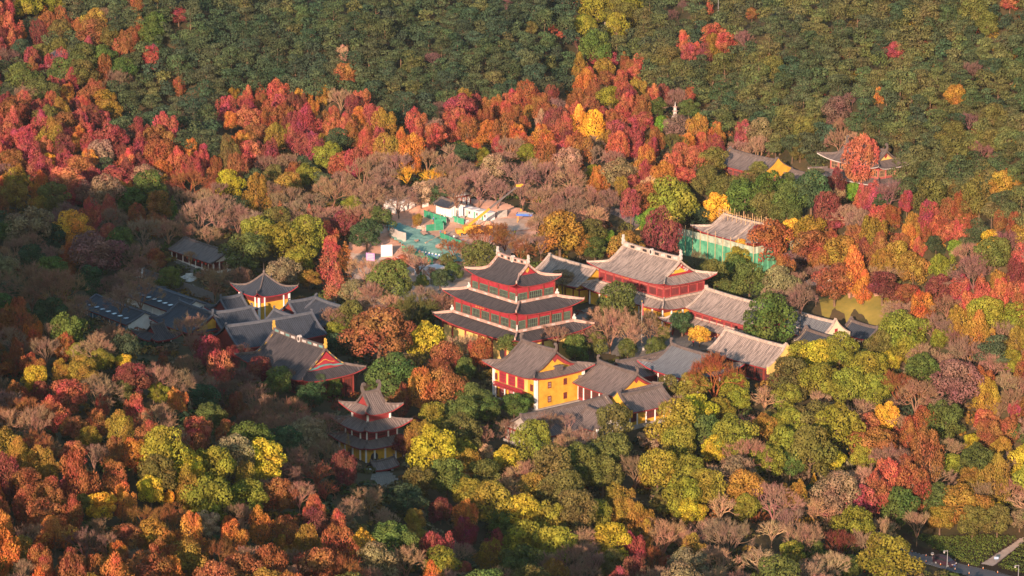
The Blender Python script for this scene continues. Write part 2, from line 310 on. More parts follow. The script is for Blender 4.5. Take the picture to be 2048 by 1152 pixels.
        for sg in (-1, 1):
            o = Vector(s.fix(sg * (L - .1), 0, s.top() - .15 + sag + h * .3)); a = al * sg
            if finial == "curl":      # upright horn curling back at the tip
                c = [(-.45, 0), (.25, 0), (.42, .5), (.40, 1.0), (.18, 1.42), (-.2, 1.5), (-.45, 1.3), (-.42, 1.02), (-.2, .95), (-.12, 1.1), (-.05, 1.12), (.05, .95), (-.05, .55)]
                MB().plate([(x * fh * .62, y * fh * .66) for x, y in c], o, a, (0, 0, 1), al.cross(Vector((0, 0, 1))), .34).build("ridge_finial", fm, s.par)
            elif finial == "fish":    # dragon-fish standing on its head
                c = [(-.5, 0), (.35, 0), (.5, .35), (.36, .7), (.52, 1.05), (.3, 1.35), (.36, 1.8), (.12, 1.5), (.02, 1.9), (-.06, 1.4), (.02, 1.05), (-.22, .8), (-.35, .45)]
                MB().plate([(x * fh * .6, y * fh * .6) for x, y in c], o, a, (0, 0, 1), al.cross(Vector((0, 0, 1))), .45).build("ridge_finial", fm, s.par)
            elif finial == "block":
                c = [(-.5, 0), (.2, 0), (.3, .5), (.2, .8), (-.25, .85), (-.45, .55)]
                MB().plate([(x * fh * .8, y * fh * .8) for x, y in c], o, a, (0, 0, 1), al.cross(Vector((0, 0, 1))), .6).build("ridge_finial", fm, s.par)
        if medal:
            c = Vector(s.fix(0, 0, s.top() + h * .45)); q = al.cross(Vector((0, 0, 1))); out = [(math.cos(t) * .62, math.sin(t) * .9) for t in np.linspace(0, 2 * math.pi, 18)[:-1]]
            o_ = MB().plate(out, c, al, (0, 0, 1), q, w + .16).build("ridge_medallion", R_WHITE, s.par); MB().plate([(x * .55, y * .55) for x, y in out], c, al, (0, 0, 1), q, w + .24).build("medallion_centre", P_DARK if medal == 2 else R_GREY, o_)
        return r
    def verges(s, m=R_DARK, w=.42, h=.42, panels=None, v0=None, horn=False):
        "ridges that run down the gable edges"
        v0 = s.vg if v0 is None else v0
        for sp in (-1, 1):
            for sq in (-1, 1):
                pts = [s.front(sp, v, sq) for v in np.linspace(v0, .985, 10)]
                if horn: pts = [tuple(np.array(pts[0]) + (0, 0, .25))] + pts
                o = MB().sweep(pts, w, h, -.05).build("verge_ridge", m, s.par)
                if panels:
                    for k in (1, 4, 7):
                        a, b = Vector(pts[k]), Vector(pts[k + 1]); MB().sweep([a, b], w + .06, h * .5, h * .22).build("ridge_panel", panels[k % 2], o)
    def gables(s, m, inset=.45, rim=None, rimw=.5, orn=None, name="gable", skirt=None):
        "upright gable walls under the two ends of the ridge"
        for sp in (-1, 1):
            p = sp * ((s.Pg if s.kind != "gable" else s.P) - inset); vs = np.linspace(s.vg, 1, 9)
            L = [(-(s.Q - s.Q * v), s.z(1, v) - .12) for v in vs]; Rr = [(-a, z) for a, z in L[::-1][1:]]; out = L + Rr
            nrm = sp * .04; m_ = MB(); A = [s.fix(p + nrm, q, z) for q, z in out]; zb = s.z0 + s.rise * prof(s.vg) - .3
            A = [s.fix(p + nrm, out[0][0], zb)] + A + [s.fix(p + nrm, out[-1][0], zb)]; m_.poly(A if (sp > 0) == (s.axis == "y") else A[::-1]); g = m_.build(name, rim or m, s.par)
            if rim:
                zc = zb + .2; B = [(q * .74, zc + (z - zc) * .74) for q, z in out]; B = [(B[0][0], zc)] + B + [(B[-1][0], zc)]; C = [s.fix(p + nrm * 2.2, q, z) for q, z in B]
                MB().poly(C if (sp > 0) == (s.axis == "y") else C[::-1]) and None
                k = MB(); k.poly(C if (sp > 0) == (s.axis == "y") else C[::-1]); k.build("gable_field", m, g)
            if orn:
                zt = s.top() - s.rise * .30; c = s.fix(p + nrm * 3.5, 0, zt); ay = Vector(s.fix(0, 1, 0)) - Vector(s.fix(0, 0, 0)); sc = s.Q * .10
                heart = [(0, -1.2), (.7, -.5), (.95, .2), (.7, .8), (.25, .8), (0, .45), (-.25, .8), (-.7, .8), (-.95, .2), (-.7, -.5)]
                MB().plate([(x * sc, y * sc) for x, y in heart], c, ay, (0, 0, 1), ay.cross(Vector((0, 0, 1))), .08).build("gable_ornament", orn, g)
def window(parent, A, B, z0, z1, nrm, frame=W_GREEN, pane=P_DARK, nv=6, nh=2, bw=.07, off=.05, name="window", band=0.0):
    "a lattice window between two plan points on a wall whose outward normal is nrm; the frame is one mesh, its pane a sub-part"
    A, B, n = np.array(A, float), np.array(B, float), np.array(nrm, float); L = np.linalg.norm(B - A); d = (B - A) / L; ang = math.atan2(d[1], d[0]); m = MB(); zc, hz = (z0 + z1) / 2, (z1 - z0) / 2
    def P(t, z, o): q = A + d * t + n * o; return (q[0], q[1], z)
    for t in np.linspace(bw, L - bw, nv + 1): e = bw if t < bw * 1.5 or t > L - bw * 1.5 else bw * .55; m.box(P(t, zc, off), (e, .07, hz), ang)
    for z in np.linspace(z0 + bw, z1 - bw, nh + 1): m.box(P(L / 2, z, off + .01), (L / 2, .07, bw if abs(z - zc) > hz * .8 else bw * .55), ang)
    w = m.build(name, frame, parent); MB().box(P(L / 2, zc, off - .04), (L / 2 - bw, .03, hz - bw), ang).build("pane", pane, w); return w
def storey(root, hx, hy, z0, z1, wall, nx=5, ny=5, col=W_DRED, colr=.22, beam=None, beamh=.5, win=None, faces="xy", corner_white=False, name="wall", sill=.25, wins_x=None, wins_y=None, cx=0, cy=0, split=None):
    """one storey: a wall box, columns and lattice windows on its two sides that face the photograph (-x side and -y side)"""
    zc, hz = (z0 + z1) / 2, (z1 - z0) / 2
    w = MB().box((cx, cy, zc), (hx, hy, hz)).build(name, wall, root)
    if split: MB().box((cx, cy, (z0 + split[0]) / 2), (hx + .02, hy + .02, (split[0] - z0) / 2)).build("lower_wall", split[1], root)
    if beam: MB().box((cx, cy, z1 - beamh / 2), (hx + .10, hy + .10, beamh / 2 - .003)).build("beam", beam, root)
    for f, n, N in (("x", (-1, 0), ny), ("y", (0, -1), nx)):
        if f not in faces: continue
        a, b = (np.array((cx - hx, cy + hy)), np.array((cx - hx, cy - hy))) if f == "x" else (np.array((cx - hx, cy - hy)), np.array((cx + hx, cy - hy)))
        wt = np.array([.75] + [1.0] * (N - 2) + [.75]) if N > 2 else np.ones(N); ts = np.concatenate([[0], np.cumsum(wt / wt.sum())])
        for k, t in enumerate(ts):
            if f == "y" and k == 0: continue
            p = a + (b - a) * t + np.array(n) * colr * .45; MB().bar((p[0], p[1], z0), (p[0], p[1], z1 - .02), colr, colr * .92, 10).build("column", col, root)
        if win:
            L = np.linalg.norm(b - a); dd = (b - a) / L
            for k in range(N):
                if (wins_x if f == "x" else wins_y) is not None and k not in (wins_x if f == "x" else wins_y): continue
                A = a + dd * (L * ts[k] + colr * 1.5); B = a + dd * (L * ts[k + 1] - colr * 1.5); h = z1 - z0
                window(root, A, B, z0 + h * win[0], z0 + h * win[1], n, win[2], win[3], win[4], win[5])
    return w
def plaque(root, c, half, rz, m, chars=4, cm=R_GILT):
    p = MB().box(c, half, rz).build("name_board", m, root); ca, sa = math.cos(rz), math.sin(rz)
    k = MB(); rng = random.Random(3)
    for i in range(chars):   # brush-like strokes of the lettering
        t = (i + .5) / chars * 2 - 1; x = t * half[0] * .86
        for j in range(3): k.box((c[0] + x * ca + (-1) * sa * -(half[1] + .03), c[1] + x * sa - ca * (half[1] + .03), c[2] + (j - 1) * half[2] * .5), (half[0] / chars * .55, .02, half[2] * .10), rz)
        k.box((c[0] + x * ca + sa * (half[1] + .05), c[1] + x * sa - ca * (half[1] + .05), c[2]), (half[0] / chars * .10, .02, half[2] * .7), rz)
    k.build("lettering", cm, p)
def site(L, Fr, Rr, z, g=0.0, rz=None):
    "centre, orientation and half sizes of a rectangle from its left, front and right corners in the photo at height z"
    l, f, r = [at(*q, z)[:2] for q in (L, Fr, Rr)]; a = r - f; b = l - f
    ang = rz if rz is not None else (math.atan2(a[1], a[0]) + math.atan2(b[1], b[0]) - math.pi / 2) / 2
    return ((l + r) / 2, ang, np.hypot(*a) / 2, np.hypot(*b) / 2)
def place(name, label, cat, ctr, g, rz, hx, hy, group=None, m=0.0):
    FOOTPRINTS.append((ctr[0], ctr[1], rz, hx + m, hy + m)); o = empty(name, (ctr[0], ctr[1], g), rz); return tag(o, label, cat, group)
# ------------------------------------------------------------ the temple halls
RZ = R(38.5); GH = "halls of the temple"
def mid(a, b, z): return at((a[0] + b[0]) / 2, (a[1] + b[1]) / 2, z)[:2]
def plinth(o, hx, hy, h=.35, m=S_STONE): MB().box((0, 0, h / 2 - 1.5), (hx, hy, h / 2 + 1.5)).build("plinth", m, o)
RW = [R_WHITE, P_DARK]
# three-tiered hall
def three_tiered():
    c, rz, hx, hy = site((893, 578), (1034.4, 628), (1160, 595.6), 15.1, rz=RZ); c = (c[0], c[1])
    hx, hy = 11.0, 15.0
    o = place("temple_hall", "three-tiered hall with black roofs, pink ridges and green windows", "temple hall", c, 0, RZ, 12.2, 16.2, GH, -1.4)
    plinth(o, 12.4, 16.4)
    # ground floor
    storey(o, 10.6, 14.6, 0.3, 7.1, W_YEL2, 5, 6, W_DRED, .28, W_DRED, .9)
    for k, t in enumerate((-11.5, -4, 4)):
        m_ = MB(); m_.plate([(math.cos(a) * 1.05, math.sin(a) * 1.25) for a in np.linspace(0, 2 * math.pi, 20)[:-1]], (-10.68, t + (2.2 if k == 0 else 0), 3.4), (0, 1, 0), (0, 0, 1), (-1, 0, 0), .12); m_.build("round_window", P_DARK, o)
    r1 = Roof(o, 15.7, 11.7, 7.2, 2.0, "skirt", lift=1.5, ext=.8, V=.34, sof=W_DRED, fascia=W_RED, ridge=R_PINK, rs=1.25, name="lower_roof")
    # middle storey
    storey(o, 8.5, 12.4, 8.9, 13.4, W_BRED, 5, 7, W_DRED, .26, W_BRED, 1.3, (.08, .66, W_GREEN, P_DARK, 5, 2))
    r2 = Roof(o, 13.9, 9.9, 13.4, 1.9, "skirt", lift=1.5, ext=.8, V=.40, fascia=W_RED, ridge=R_PINK, rs=1.25, name="middle_roof")
    # top storey
    storey(o, 5.9, 8.9, 15.0, 19.0, W_BRED, 3, 5, W_DRED, .24, W_BRED, 1.1, (.10, .66, W_GREEN, P_DARK, 6, 2))
    r3 = Roof(o, 9.6, 6.4, 19.2, 4.2, "hipgable", lift=1.5, ext=.7, Pg=6.0, fascia=W_RED, ridge=R_PINK, rs=1.25, name="upper_roof")
    r3.main_ridge(R_PINK, .55, 1.15, RW, "fish", 1.9, R_WHITE, 1); r3.verges(R_PINK, .5, .6, [R_WHITE, R_WHITE], horn=True); r3.gables(W_BRED, .5, None, orn=R_GILT)
    # the crest walls where the storeys rise from the skirts
    for (P, Q, z, n) in ((12.9, 8.95, 9.15, 7), (9.4, 6.35, 15.25, 5)):
        for (a, b) in (((-Q, P), (-Q, -P)), ((-Q, -P), (Q, -P)), ((Q, -P), (Q, P)), ((Q, P), (-Q, P))):
            rd = MB().sweep([(a[0], a[1], z), ((a[0] + b[0]) / 2, (a[1] + b[1]) / 2, z), (b[0], b[1], z)], .42, .72).build("crest_ridge", R_PINK, o)
            L = math.hypot(b[0] - a[0], b[1] - a[1]); k = int(L / 4)
            for i in range(k):
                t = (i + .5) / k; MB().box((a[0] + (b[0] - a[0]) * t, a[1] + (b[1] - a[1]) * t, z + .38), (.26 if a[0] == b[0] else .55, .55 if a[0] == b[0] else .26, .2)).build("ridge_panel", R_WHITE, rd)
        for sx, sy in ((-1, -1), (1, -1), (-1, 1)):
            MB().plate([(-.5, 0), (.45, 0), (.6, .5), (.2, .9), (.35, 1.3), (0, 1.5), (-.2, .9), (-.5, .5)], (sx * Q, sy * P, z + .5), (sx * .707, sy * .707, 0), (0, 0, 1), (.707, -.707 * sx * sy, 0), .4).build("corner_finial", R_WHITE, o)
    plaque(o, (-9.5, 1.0, 13.0), (2.2, .08, .45), R(-90), W_BRED, 4)
    p = MB(); rg = random.Random(2)
    for i in range(26): p.box((-10.4 - rg.uniform(0, .6) * .8, -3 + i * .5 + rg.uniform(-.2, .2), 14.35 + rg.uniform(.0, .1)), (.12, .12, .12), rg.random())
    tag(o, None)
three_tiered()
# double-eaved grey hall
def grey_hall():
    c, rz, hx, hy = site((1176, 523), (1333, 566), (1432, 548), 12.4, rz=RZ)
    o = place("temple_hall", "large hall with double grey eaves and a flowered red gable", "temple hall", c, 0, RZ, 10.5, 16.5, GH, -1.4); plinth(o, 10.6, 16.6)
    storey(o, 8.6, 14.4, .3, 5.3, W_YEL, 5, 6, W_WHITE, .25, W_DRED, .8)
    Roof(o, 16.2, 10.2, 5.4, 2.0, "skirt", lift=1.2, ext=.7, V=.33, tiles=T_GREY, fascia=W_RED, ridge=R_GREY, name="lower_roof")
    storey(o, 6.9, 12.7, 7.0, 11.1, W_ROSE, 5, 8, W_RED, .2, W_RED, .7, (.25, .72, W_RED, P_DARK, 7, 1))
    for a, b in (((-7.4, 13.2), (-7.4, -13.2)), ((-7.4, -13.2), (7.4, -13.2))): MB().sweep([(*a, 7.25), (*b, 7.25)], .5, .55).build("crest_ridge", R_GREY, o)
    r = Roof(o, 14.6, 8.4, 11.2, 4.9, "hipgable", lift=1.3, ext=.7, Pg=11.2, tiles=T_GREY, fascia=W_RED, ridge=R_GREY, name="upper_roof")
    r.main_ridge(R_GREY, .6, 1.3, [R_WHITE, P_DARK], "fish", 2.4, R_WHITE, 2); r.verges(R_GREY, .6, .5); r.gables(W_BRED, .6, None, orn=None)
    # flowered gable field
    zt = r.top()
    for sp in (-1, 1):
        p = sp * (r.Pg - .6); g = MB(); g.poly([r.fix(p + sp * .1, q, z) for q, z in ((-2.6, 13.05), (2.6, 13.05), (0, 14.7))][::(1 if sp > 0 else -1)]); gg = g.build("gable_field", W_YEL, o)
        w = MB(); rg = random.Random(4)
        for i in range(16): q = rg.uniform(-3.6, 3.6); zz = 13.0 + (1 - abs(q) / 4.4) * rg.uniform(.9, 2.5) * (.9 if abs(q) > 1 else 1.2); w.plate([(math.cos(t) * .24, math.sin(t) * .24) for t in np.linspace(0, 6.28, 8)[:-1]], r.fix(p + sp * .16, q, min(zz, 13.0 + 2.9 * (1 - abs(q) / 4.6))), (1, 0, 0), (0, 0, 1), (0, 1, 0), .06)
        w.build("gable_flowers", R_WHITE, gg)
    plaque(o, (-7.2, 2.0, 10.6), (1.9, .08, .4), R(-90), W_BRED, 4)
    # wing behind the three-tiered hall
    c2 = mid((1100, 516), (1190, 537), 9.6); o = place("side_hall", "long grey gabled wing left of the double-eaved hall, half in shadow", "temple hall", c2, 0, RZ, 6, 9.2, GH, -.5); plinth(o, 5.6, 9.4)
    storey(o, 5.2, 9.2, .3, 5.4, W_YEL, 3, 6, W_DRED, .2, W_DRED, .8)
    r = Roof(o, 9.8, 6.6, 5.5, 4.1, "gable", tiles=T_GREY, ridge=R_GREY); r.main_ridge(R_GREY, .5, .7, None, "block", 1.2); r.verges(R_GREY, .5, .35, v0=0); r.gables(W_YEL, .5)
grey_hall()
# yellow two-storey hall
def yellow_hall():
    c, rz, hx, hy = site((968.5, 725.4), (1067, 758.6), (1186, 730), 8.2, rz=R(39.5))
    o = place("temple_hall", "bright yellow two-storey hall with white corner posts and red balcony", "temple hall", c, 0, R(39.5), 8, 8, GH, 0); MB().box((0, 0, -1.2), (8.2, 8.2, 1.4)).build("plinth", S_STONE, o)
    hx, hy = 7.15, 7.6
    MB().box((0, 0, 3.65), (hx, hy, 3.45)).build("wall", W_YEL, o)
    MB().box((0, 0, 7.2), (hx + .12, hy + .12, .22)).build("beam", W_RED, o)
    for x, y in ((-hx, -hy), (hx, -hy), (-hx, hy)): MB().box((x, y, 3.5), (.34, .34, 3.6)).build("corner_post", W_WHITE, o)
    # right face: four small windows
    for x in (-3.6, 1.2):
        for z in (1.9, 5.3): window(o, (x, -hy), (x + 1.0, -hy), z - .75, z + .75, (0, -1), W_DRED, R_WHITE if x < 0 else P_DARK, 2, 2, .10)
    # left face: recessed loggia with balcony
    MB().box((-hx - .06, .6, 5.2), (.05, 5.3, 1.55)).build("upper_front", W_YEL2, o)
    for y in (4.2, .9, -2.4):
        window(o, (-hx - .1, y + 1.35), (-hx - .1, y - 1.15), 4.0, 6.5, (-1, 0), W_BRED, P_DARK, 6, 3, .14, name="upper_window"); window(o, (-hx - .1, y + 1.2), (-hx - .1, y - 1.1), .5, 2.9, (-1, 0), W_BRED, R_WHITE, 5, 3, .15, name="door_screen")
    for y in (5.9, 2.55, -.75, -4.1): MB().bar((-hx - 1.0, y, .2), (-hx - 1.0, y, 3.25), .17, .17, 10).build("column", W_WHITE, o)
    b = MB().box((-hx - .75, .85, 3.35), (.75, 5.4, .13)).build("balcony", W_RED, o); rl = MB()
    for z in (3.75, 4.25): rl.box((-hx - 1.42, .85, z), (.05, 5.4, .06))
    for k in range(44): rl.box((-hx - 1.42, -4.5 + k * .25, 4.0), (.035, .05, .28))
    rl.build("railing", W_BRED, b)
    for y, z in ((-6.1, 5.0), (6.9, 5.0), (6.9, 1.6)): window(o, (-hx, y + .5), (-hx, y - .5), z - .8, z + .8, (-1, 0), W_DRED, P_DARK, 2, 2, .10)
    r = Roof(o, 8.7, 8.5, 7.3, 5.0, "hipgable", lift=1.3, ext=.8, Pg=6.3, tiles=T_BROWN, fascia=W_RED, ridge=R_DARK)
    r.main_ridge(R_DARK, .5, .8, None, "curl", 2.0); r.verges(R_DARK, .55, .45); r.gables(W_YEL, .55, W_RED, orn=W_RED)
    # little roof lantern on the skirt under the gable
    MB().box((-.6, -8.0, 9.0), (.9, .5, .45)).build("incense_niche", R_DARK, o); MB().box((-.6, -8.0, 9.6), (1.25, .75, .14), 0, .6).build("niche_roof", R_DARK, o)
yellow_hall()
def hall(name, label, ctr, g, P, Q, z0, rise, kind="gable", axis="y", tiles=T_GREY, wall=W_YEL, ridge=R_GREY, rz=RZ, oh=1.0, lift=.8, Pg=None, gable=None, rim=None, orn=None, fin="block", fh=1.2, nx=4, ny=6, win=None, col=W_DRED, beam=W_DRED, split=None, fascia=W_RED, parapet=None, wins_x=None, wins_y=None, cat="temple hall", rh=.7, sx=0.0, group=GH, ohp=None, faces="xy", m=0.0):
    hp, hq = P - (oh if kind != "gable" else .35 if ohp is None else ohp), Q - oh; hx, hy = (hq, hp) if axis == "y" else (hp, hq)
    o = place(name, label, cat, ctr, g, rz, hx, hy, group, m); MB().box((0, 0, -1.6), (hx + .5, hy + .5, 1.8)).build("plinth", S_STONE, o)
    storey(o, hx, hy, .2, z0 - .05 + (.2 if kind == "gable" else 0), wall, nx, ny, col, .18, beam, .5, win, split=split, wins_x=wins_x, wins_y=wins_y, faces=faces)
    r = Roof(o, P, Q, z0, rise, kind, axis, lift=lift, ext=.6 if kind != "gable" else 0, Pg=Pg, tiles=tiles, fascia=fascia, ridge=ridge)
    if kind != "pyramid":
        r.main_ridge(ridge, .5, rh, None, fin, fh)
        r.verges(ridge, .5, .4, v0=None if kind == "hipgable" else 0); r.gables(gable or wall, .4 if kind != "gable" else .35, rim, orn=orn)
    if parapet:
        for sp in parapet:      # firewall gables: an upright plate following the roof and rising above it, with a rounded crown
            vs = np.linspace(-.02, 1, 14); Lq = [(-(Q - Q * v), r.z(1, v) + .55 + .35 * max(0, v - .8) * 5) for v in vs]; out = Lq + [(-a, z) for a, z in Lq[::-1][1:]]; out = [(out[0][0], z0 - 1.0)] + out + [(out[-1][0], z0 - 1.0)]
            a0 = Vector(r.fix(0, 1, 0)) - Vector(r.fix(0, 0, 0)); a1 = Vector(r.fix(1, 0, 0)) - Vector(r.fix(0, 0, 0)); g_ = MB().plate(out, r.fix(sp * (P + .15), 0, 0), a0, (0, 0, 1), a1, .5).build("gable_wall", gable or wall, o)
            pts = [r.fix(sp * (P + .15), q, z) for q, z in out[1:-1]]; MB().sweep(pts, .72, .3, 0).build("gable_coping", ridge, g_)
    return o, r
hall("temple_hall", "dark-roofed hall with heart-marked gable right of the yellow two-storey hall", mid((1198, 726), (1272, 745), 8.6), 0, 9.6, 7.2, 4.4, 4.0, "hipgable", tiles=T_BROWN, ridge=R_DARK, Pg=7.0, gable=W_YEL, rim=W_RED, orn=W_RED, wall=W_RED, win=(.15, .8, W_DRED, P_DARK, 5, 2), fin="curl", fh=1.7, lift=1.1, oh=1.8, col=W_WHITE, m=-1)
hall("long_hall", "low brown-tiled hall with long ridge in front of the yellow two-storey hall", mid((1040, 829), (1212, 799), 6.6), 0, 12.2, 6.6, 2.9, 3.5, "gable", "x", T_BROWN, S_STONE, R_DARK, parapet=(1,), fin="block", fh=1.0)
hall("side_hall", "short brown-tiled cross wing at the right end of the low tiled hall", mid((1180, 818), (1216, 829), 6.0), 0, 4.4, 4.4, 3.0, 2.8, "gable", "y", T_BROWN, W_WHITE, R_DARK, parapet=(-1,), fin="block", fh=.9)
hall("side_hall", "yellow-walled low hall with curved parapet and small lattice windows", mid((1239, 790), (1322, 773), 6.6), 0, 6.4, 4.6, 3.4, 2.9, "gable", "x", T_BROWN, W_YEL, R_DARK, parapet=(-1,), nx=5, ny=2, win=(.25, .8, W_DRED, P_DARK, 5, 2), wins_x=(), wins_y=(0, 2, 3), col=W_WHITE, fin="block", fh=1.0)
hall("long_hall", "long dark roof behind the heart-gabled hall with a studded ridge", mid((1236, 723), (1335, 703), 6.6), 0, 8.2, 5.4, 3.4, 2.9, "gable", "x", T_BROWN, W_RED, R_DARK, fin="block", fh=1.1)
hall("temple_hall", "blue-grey roofed hall with red gable and white veranda columns", mid((1346, 690), (1417, 709), 9.4), 0, 8.6, 8.2, 4.9, 4.2, "hipgable", tiles=T_BLUE, ridge=R_DARK, Pg=7.0, gable=W_YEL, rim=W_RED, wall=W_RED, win=(.15, .8, W_DRED, P_DARK, 5, 2), fin="curl", fh=1.7, lift=1.5, oh=2.2, col=W_WHITE, ny=6, fascia=W_BRED, m=-1)
hall("temple_hall", "gabled grey hall with yellow ends behind the blue-grey roofed hall", mid((1459.7, 667), (1561.5, 689), 8.6), 0, 10.6, 5.9, 4.2, 4.3, "gable", tiles=T_GREY, wall=W_RED, ridge=R_GREY, gable=W_YEL2, win=(.1, .8, W_DRED, P_DARK, 4, 3), ny=7, col=W_DRED, parapet=(-1,), fin="block", oh=1.5, fh=1.3)
o, r = hall("temple_hall", "two-level grey hall with red lattice front below the double-eaved hall", mid((1419.7, 585), (1529.6, 608), 11.0), 0, 11.8, 6.6, 6.9, 4.0, "gable", tiles=T_GREY, wall=W_ROSE, ridge=R_GREY, gable=W_YEL, win=(.66, .86, W_RED, P_DARK, 6, 1), ny=9, col=W_RED, fin="block", oh=1.1, fh=1.5)
MB().box((-6.6, 0, 1.75), (1.2, 10.8, 1.75)).build("porch_wall", W_DRED, o)
m = MB(); pts = [(-5.3, 4.9), (-6.6, 4.35), (-8.2, 3.7)]
for (x0, z0), (x1, z1) in zip(pts, pts[1:]): m.poly([(x0, 11.6, z0), (x1, 11.6, z1), (x1, -11.6, z1), (x0, -11.6, z0)], [(11.6, 0), (11.6, 1), (-11.6, 1), (-11.6, 0)]); m.poly([(x0, 11.6, z0 - .2), (x0, -11.6, z0 - .2), (x1, -11.6, z1 - .2), (x1, 11.6, z1 - .2)])
m.build("porch_roof", T_GREY, o); MB().sweep([(-5.5, 11.6, 4.85), (-5.5, -11.6, 4.85)], .4, .4).build("crest_ridge", R_GREY, o)
for k in range(8): MB().bar((-7.9, -11 + k * 3.14, 0), (-7.9, -11 + k * 3.14, 3.6), .16, .16, 8).build("porch_column", W_TAN, o)
plaque(o, (-5.75, 1.0, 6.3), (1.8, .06, .35), R(-90), W_BRED, 4)
o, r = hall("cream_gabled_house", "slate-roofed house with tall cream bell gable and three skylights", mid((1580, 622), (1663, 641), 7.4), 0, 8.6, 4.9, 3.3, 3.8, "gable", tiles=T_BLUE, wall=W_CREAM, ridge=R_GREY, gable=W_CREAM, parapet=(-1,), fin="block", fh=1.0, cat="house", group="houses beside the lawn")
window(o, (-.45, -9.0), (.45, -9.0), 4.6, 5.9, (0, -1), W_BRED, W_BRED, 1, 1, .08)
for k, y in enumerate((4.8, 1.0, -3.0)):
    v = .42; p = r.front(y / 8.6, v, -1 if r.axis == "x" else -1); s = MB().box((p[0], p[1], p[2] + .12), (.65, .45, .14), R(90)).build("skylight", R_WHITE, o)
hall("tiled_house", "dark-tiled house with horned gables in front of the cream bell gable", mid((1617, 663), (1677, 676), 5.6), 0, 6.0, 3.8, 2.8, 2.6, "gable", tiles=T_SLATE, wall=W_CREAM, ridge=R_DARK, parapet=(1, -1), fin="block", fh=1.0, cat="house", group="houses beside the lawn")
hall("tiled_house", "small dark-tiled house right of the cream bell gable", mid((1707.6, 643), (1752, 655), 5.4), 0, 4.6, 3.6, 2.7, 2.4, "gable", tiles=T_SLATE, wall=W_CREAM, ridge=R_DARK, parapet=(1,), fin="block", fh=1.0, cat="house", group="houses beside the lawn")
# hall under scaffolding
def scaffolded():
    g = 2.0; c = at(1493.7, 436, 13.2)[:2]
    o, r = hall("temple_hall", "grey hall under repair with scaffolding along its ridge and green netting", c, g, 13.0, 8.2, 6.6, 3.9, "hipgable", tiles=T_GREY, ridge=R_GREY, Pg=9.6, gable=W_YEL, rim=W_RED, wall=W_DRED, rh=.5, fin="none", lift=1.3, oh=1.4, ny=7, m=.5)
    for y in (8.6, -2.5): MB().sweep([tuple(np.array(r.front(y / r.plim(v) if r.plim(v) else 0, v, -1)) + (0, 0, .05)) for v in np.linspace(.05, .95, 8)], .5, .22).build("mortar_strip", R_GREY, o)
    ca, sa = math.cos(RZ), math.sin(RZ)
    def W_(x, y, z): return (c[0] + x * ca - y * sa, c[1] + x * sa + y * ca, g + z)
    s = empty("scaffold", W_(0, 0, 0), RZ); tag(s, "wooden pole scaffold standing along the ridge of the hall under repair", "scaffold", "scaffolding"); wm = mat("scaffold_poles", (.70, .45, .22), .8, .3, 2)
    for k, y in enumerate(np.linspace(-10, 10, 12)):
        for x in (-1.3, 1.3): MB().bar((x, y, 9.2), (x, y, 12.6 if k < 3 or k > 8 else 12.0 + .5 * (k % 2)), .07, .06, 6).build("pole", wm, s)
    for z in (10.9, 12.1):
        for x in (-1.3, 1.3): MB().bar((x, -10.2, z), (x, -5.5 if z > 11 else 10.2, z), .06, .06, 6).build("rail", wm, s)
    MB().bar((-1.3, 5.5, 12.1), (-1.3, 10.2, 12.1), .06, .06, 6).build("rail", wm, s)
    n = empty("safety_netting", W_(0, 0, -.4), RZ); tag(n, "pale green safety netting hung on poles around the scaffolded hall", "netting"); gm = mat("green_netting", (.13, .36, .20), .8, .5, .5, .2, (.05, .26, .15)); gp = mat("pale_netting", (.45, .50, .36), .8, .4, .8, .2)
    for nm, z0, z1, mm in (("net_panel", -1.5, 5.4, gm), ("top_net", 5.4, 7.3, gp)):
        for a, b in (((-10.2, 17), (-10.2, -14)), ((-10.2, -14), (8, -14))):
            m = MB(); N = 26
            for i in range(N):
                t0, t1 = i / N, (i + 1) / N; w0, w1 = .12 * math.sin(i * 2.1), .12 * math.sin((i + 1) * 2.1)
                p0 = (a[0] + (b[0] - a[0]) * t0 + w0, a[1] + (b[1] - a[1]) * t0 + w0); p1 = (a[0] + (b[0] - a[0]) * t1 + w1, a[1] + (b[1] - a[1]) * t1 + w1)
                m.poly([(*p0, z0), (*p1, z0), (*p1, z1), (*p0, z1)])
            m.build(nm, mm, n)
    for k in range(11): MB().bar((-10.4, 17 - k * 3.1, -1.5), (-10.4, 17 - k * 3.1, 8.0 + .5 * (k % 3)), .07, .07, 6).build("pole", wm, n)
    t = empty("scaffold_tower", (*at(1341, 455, 6)[:2], 2), RZ); tag(t, "small yellow scaffold tower left of the hall under repair", "scaffold", "scaffolding"); ym = mat("yellow_tube", (.80, .50, .12), .6, .2, 2)
    for x in (-1.4, 1.4):
        for y in (-1.4, 1.4): MB().bar((x, y, -1), (x, y, 7), .09, .09, 6).build("post", ym, t)
    for z in (3, 5, 6.8):
        for a, b in (((-1.4, -1.4), (1.4, -1.4)), ((-1.4, -1.4), (-1.4, 1.4)), ((1.4, -1.4), (1.4, 1.4)), ((-1.4, 1.4), (1.4, 1.4))): MB().bar((*a, z), (*b, z), .07, .07, 6).build("rail", ym, t)
    MB().bar((-1.4, -1.4, 3), (1.4, -1.4, 5), .05).build("brace", ym, t); MB().bar((-1.4, 1.4, 5), (-1.4, -1.4, 6.8), .05).build("brace", ym, t)
scaffolded()
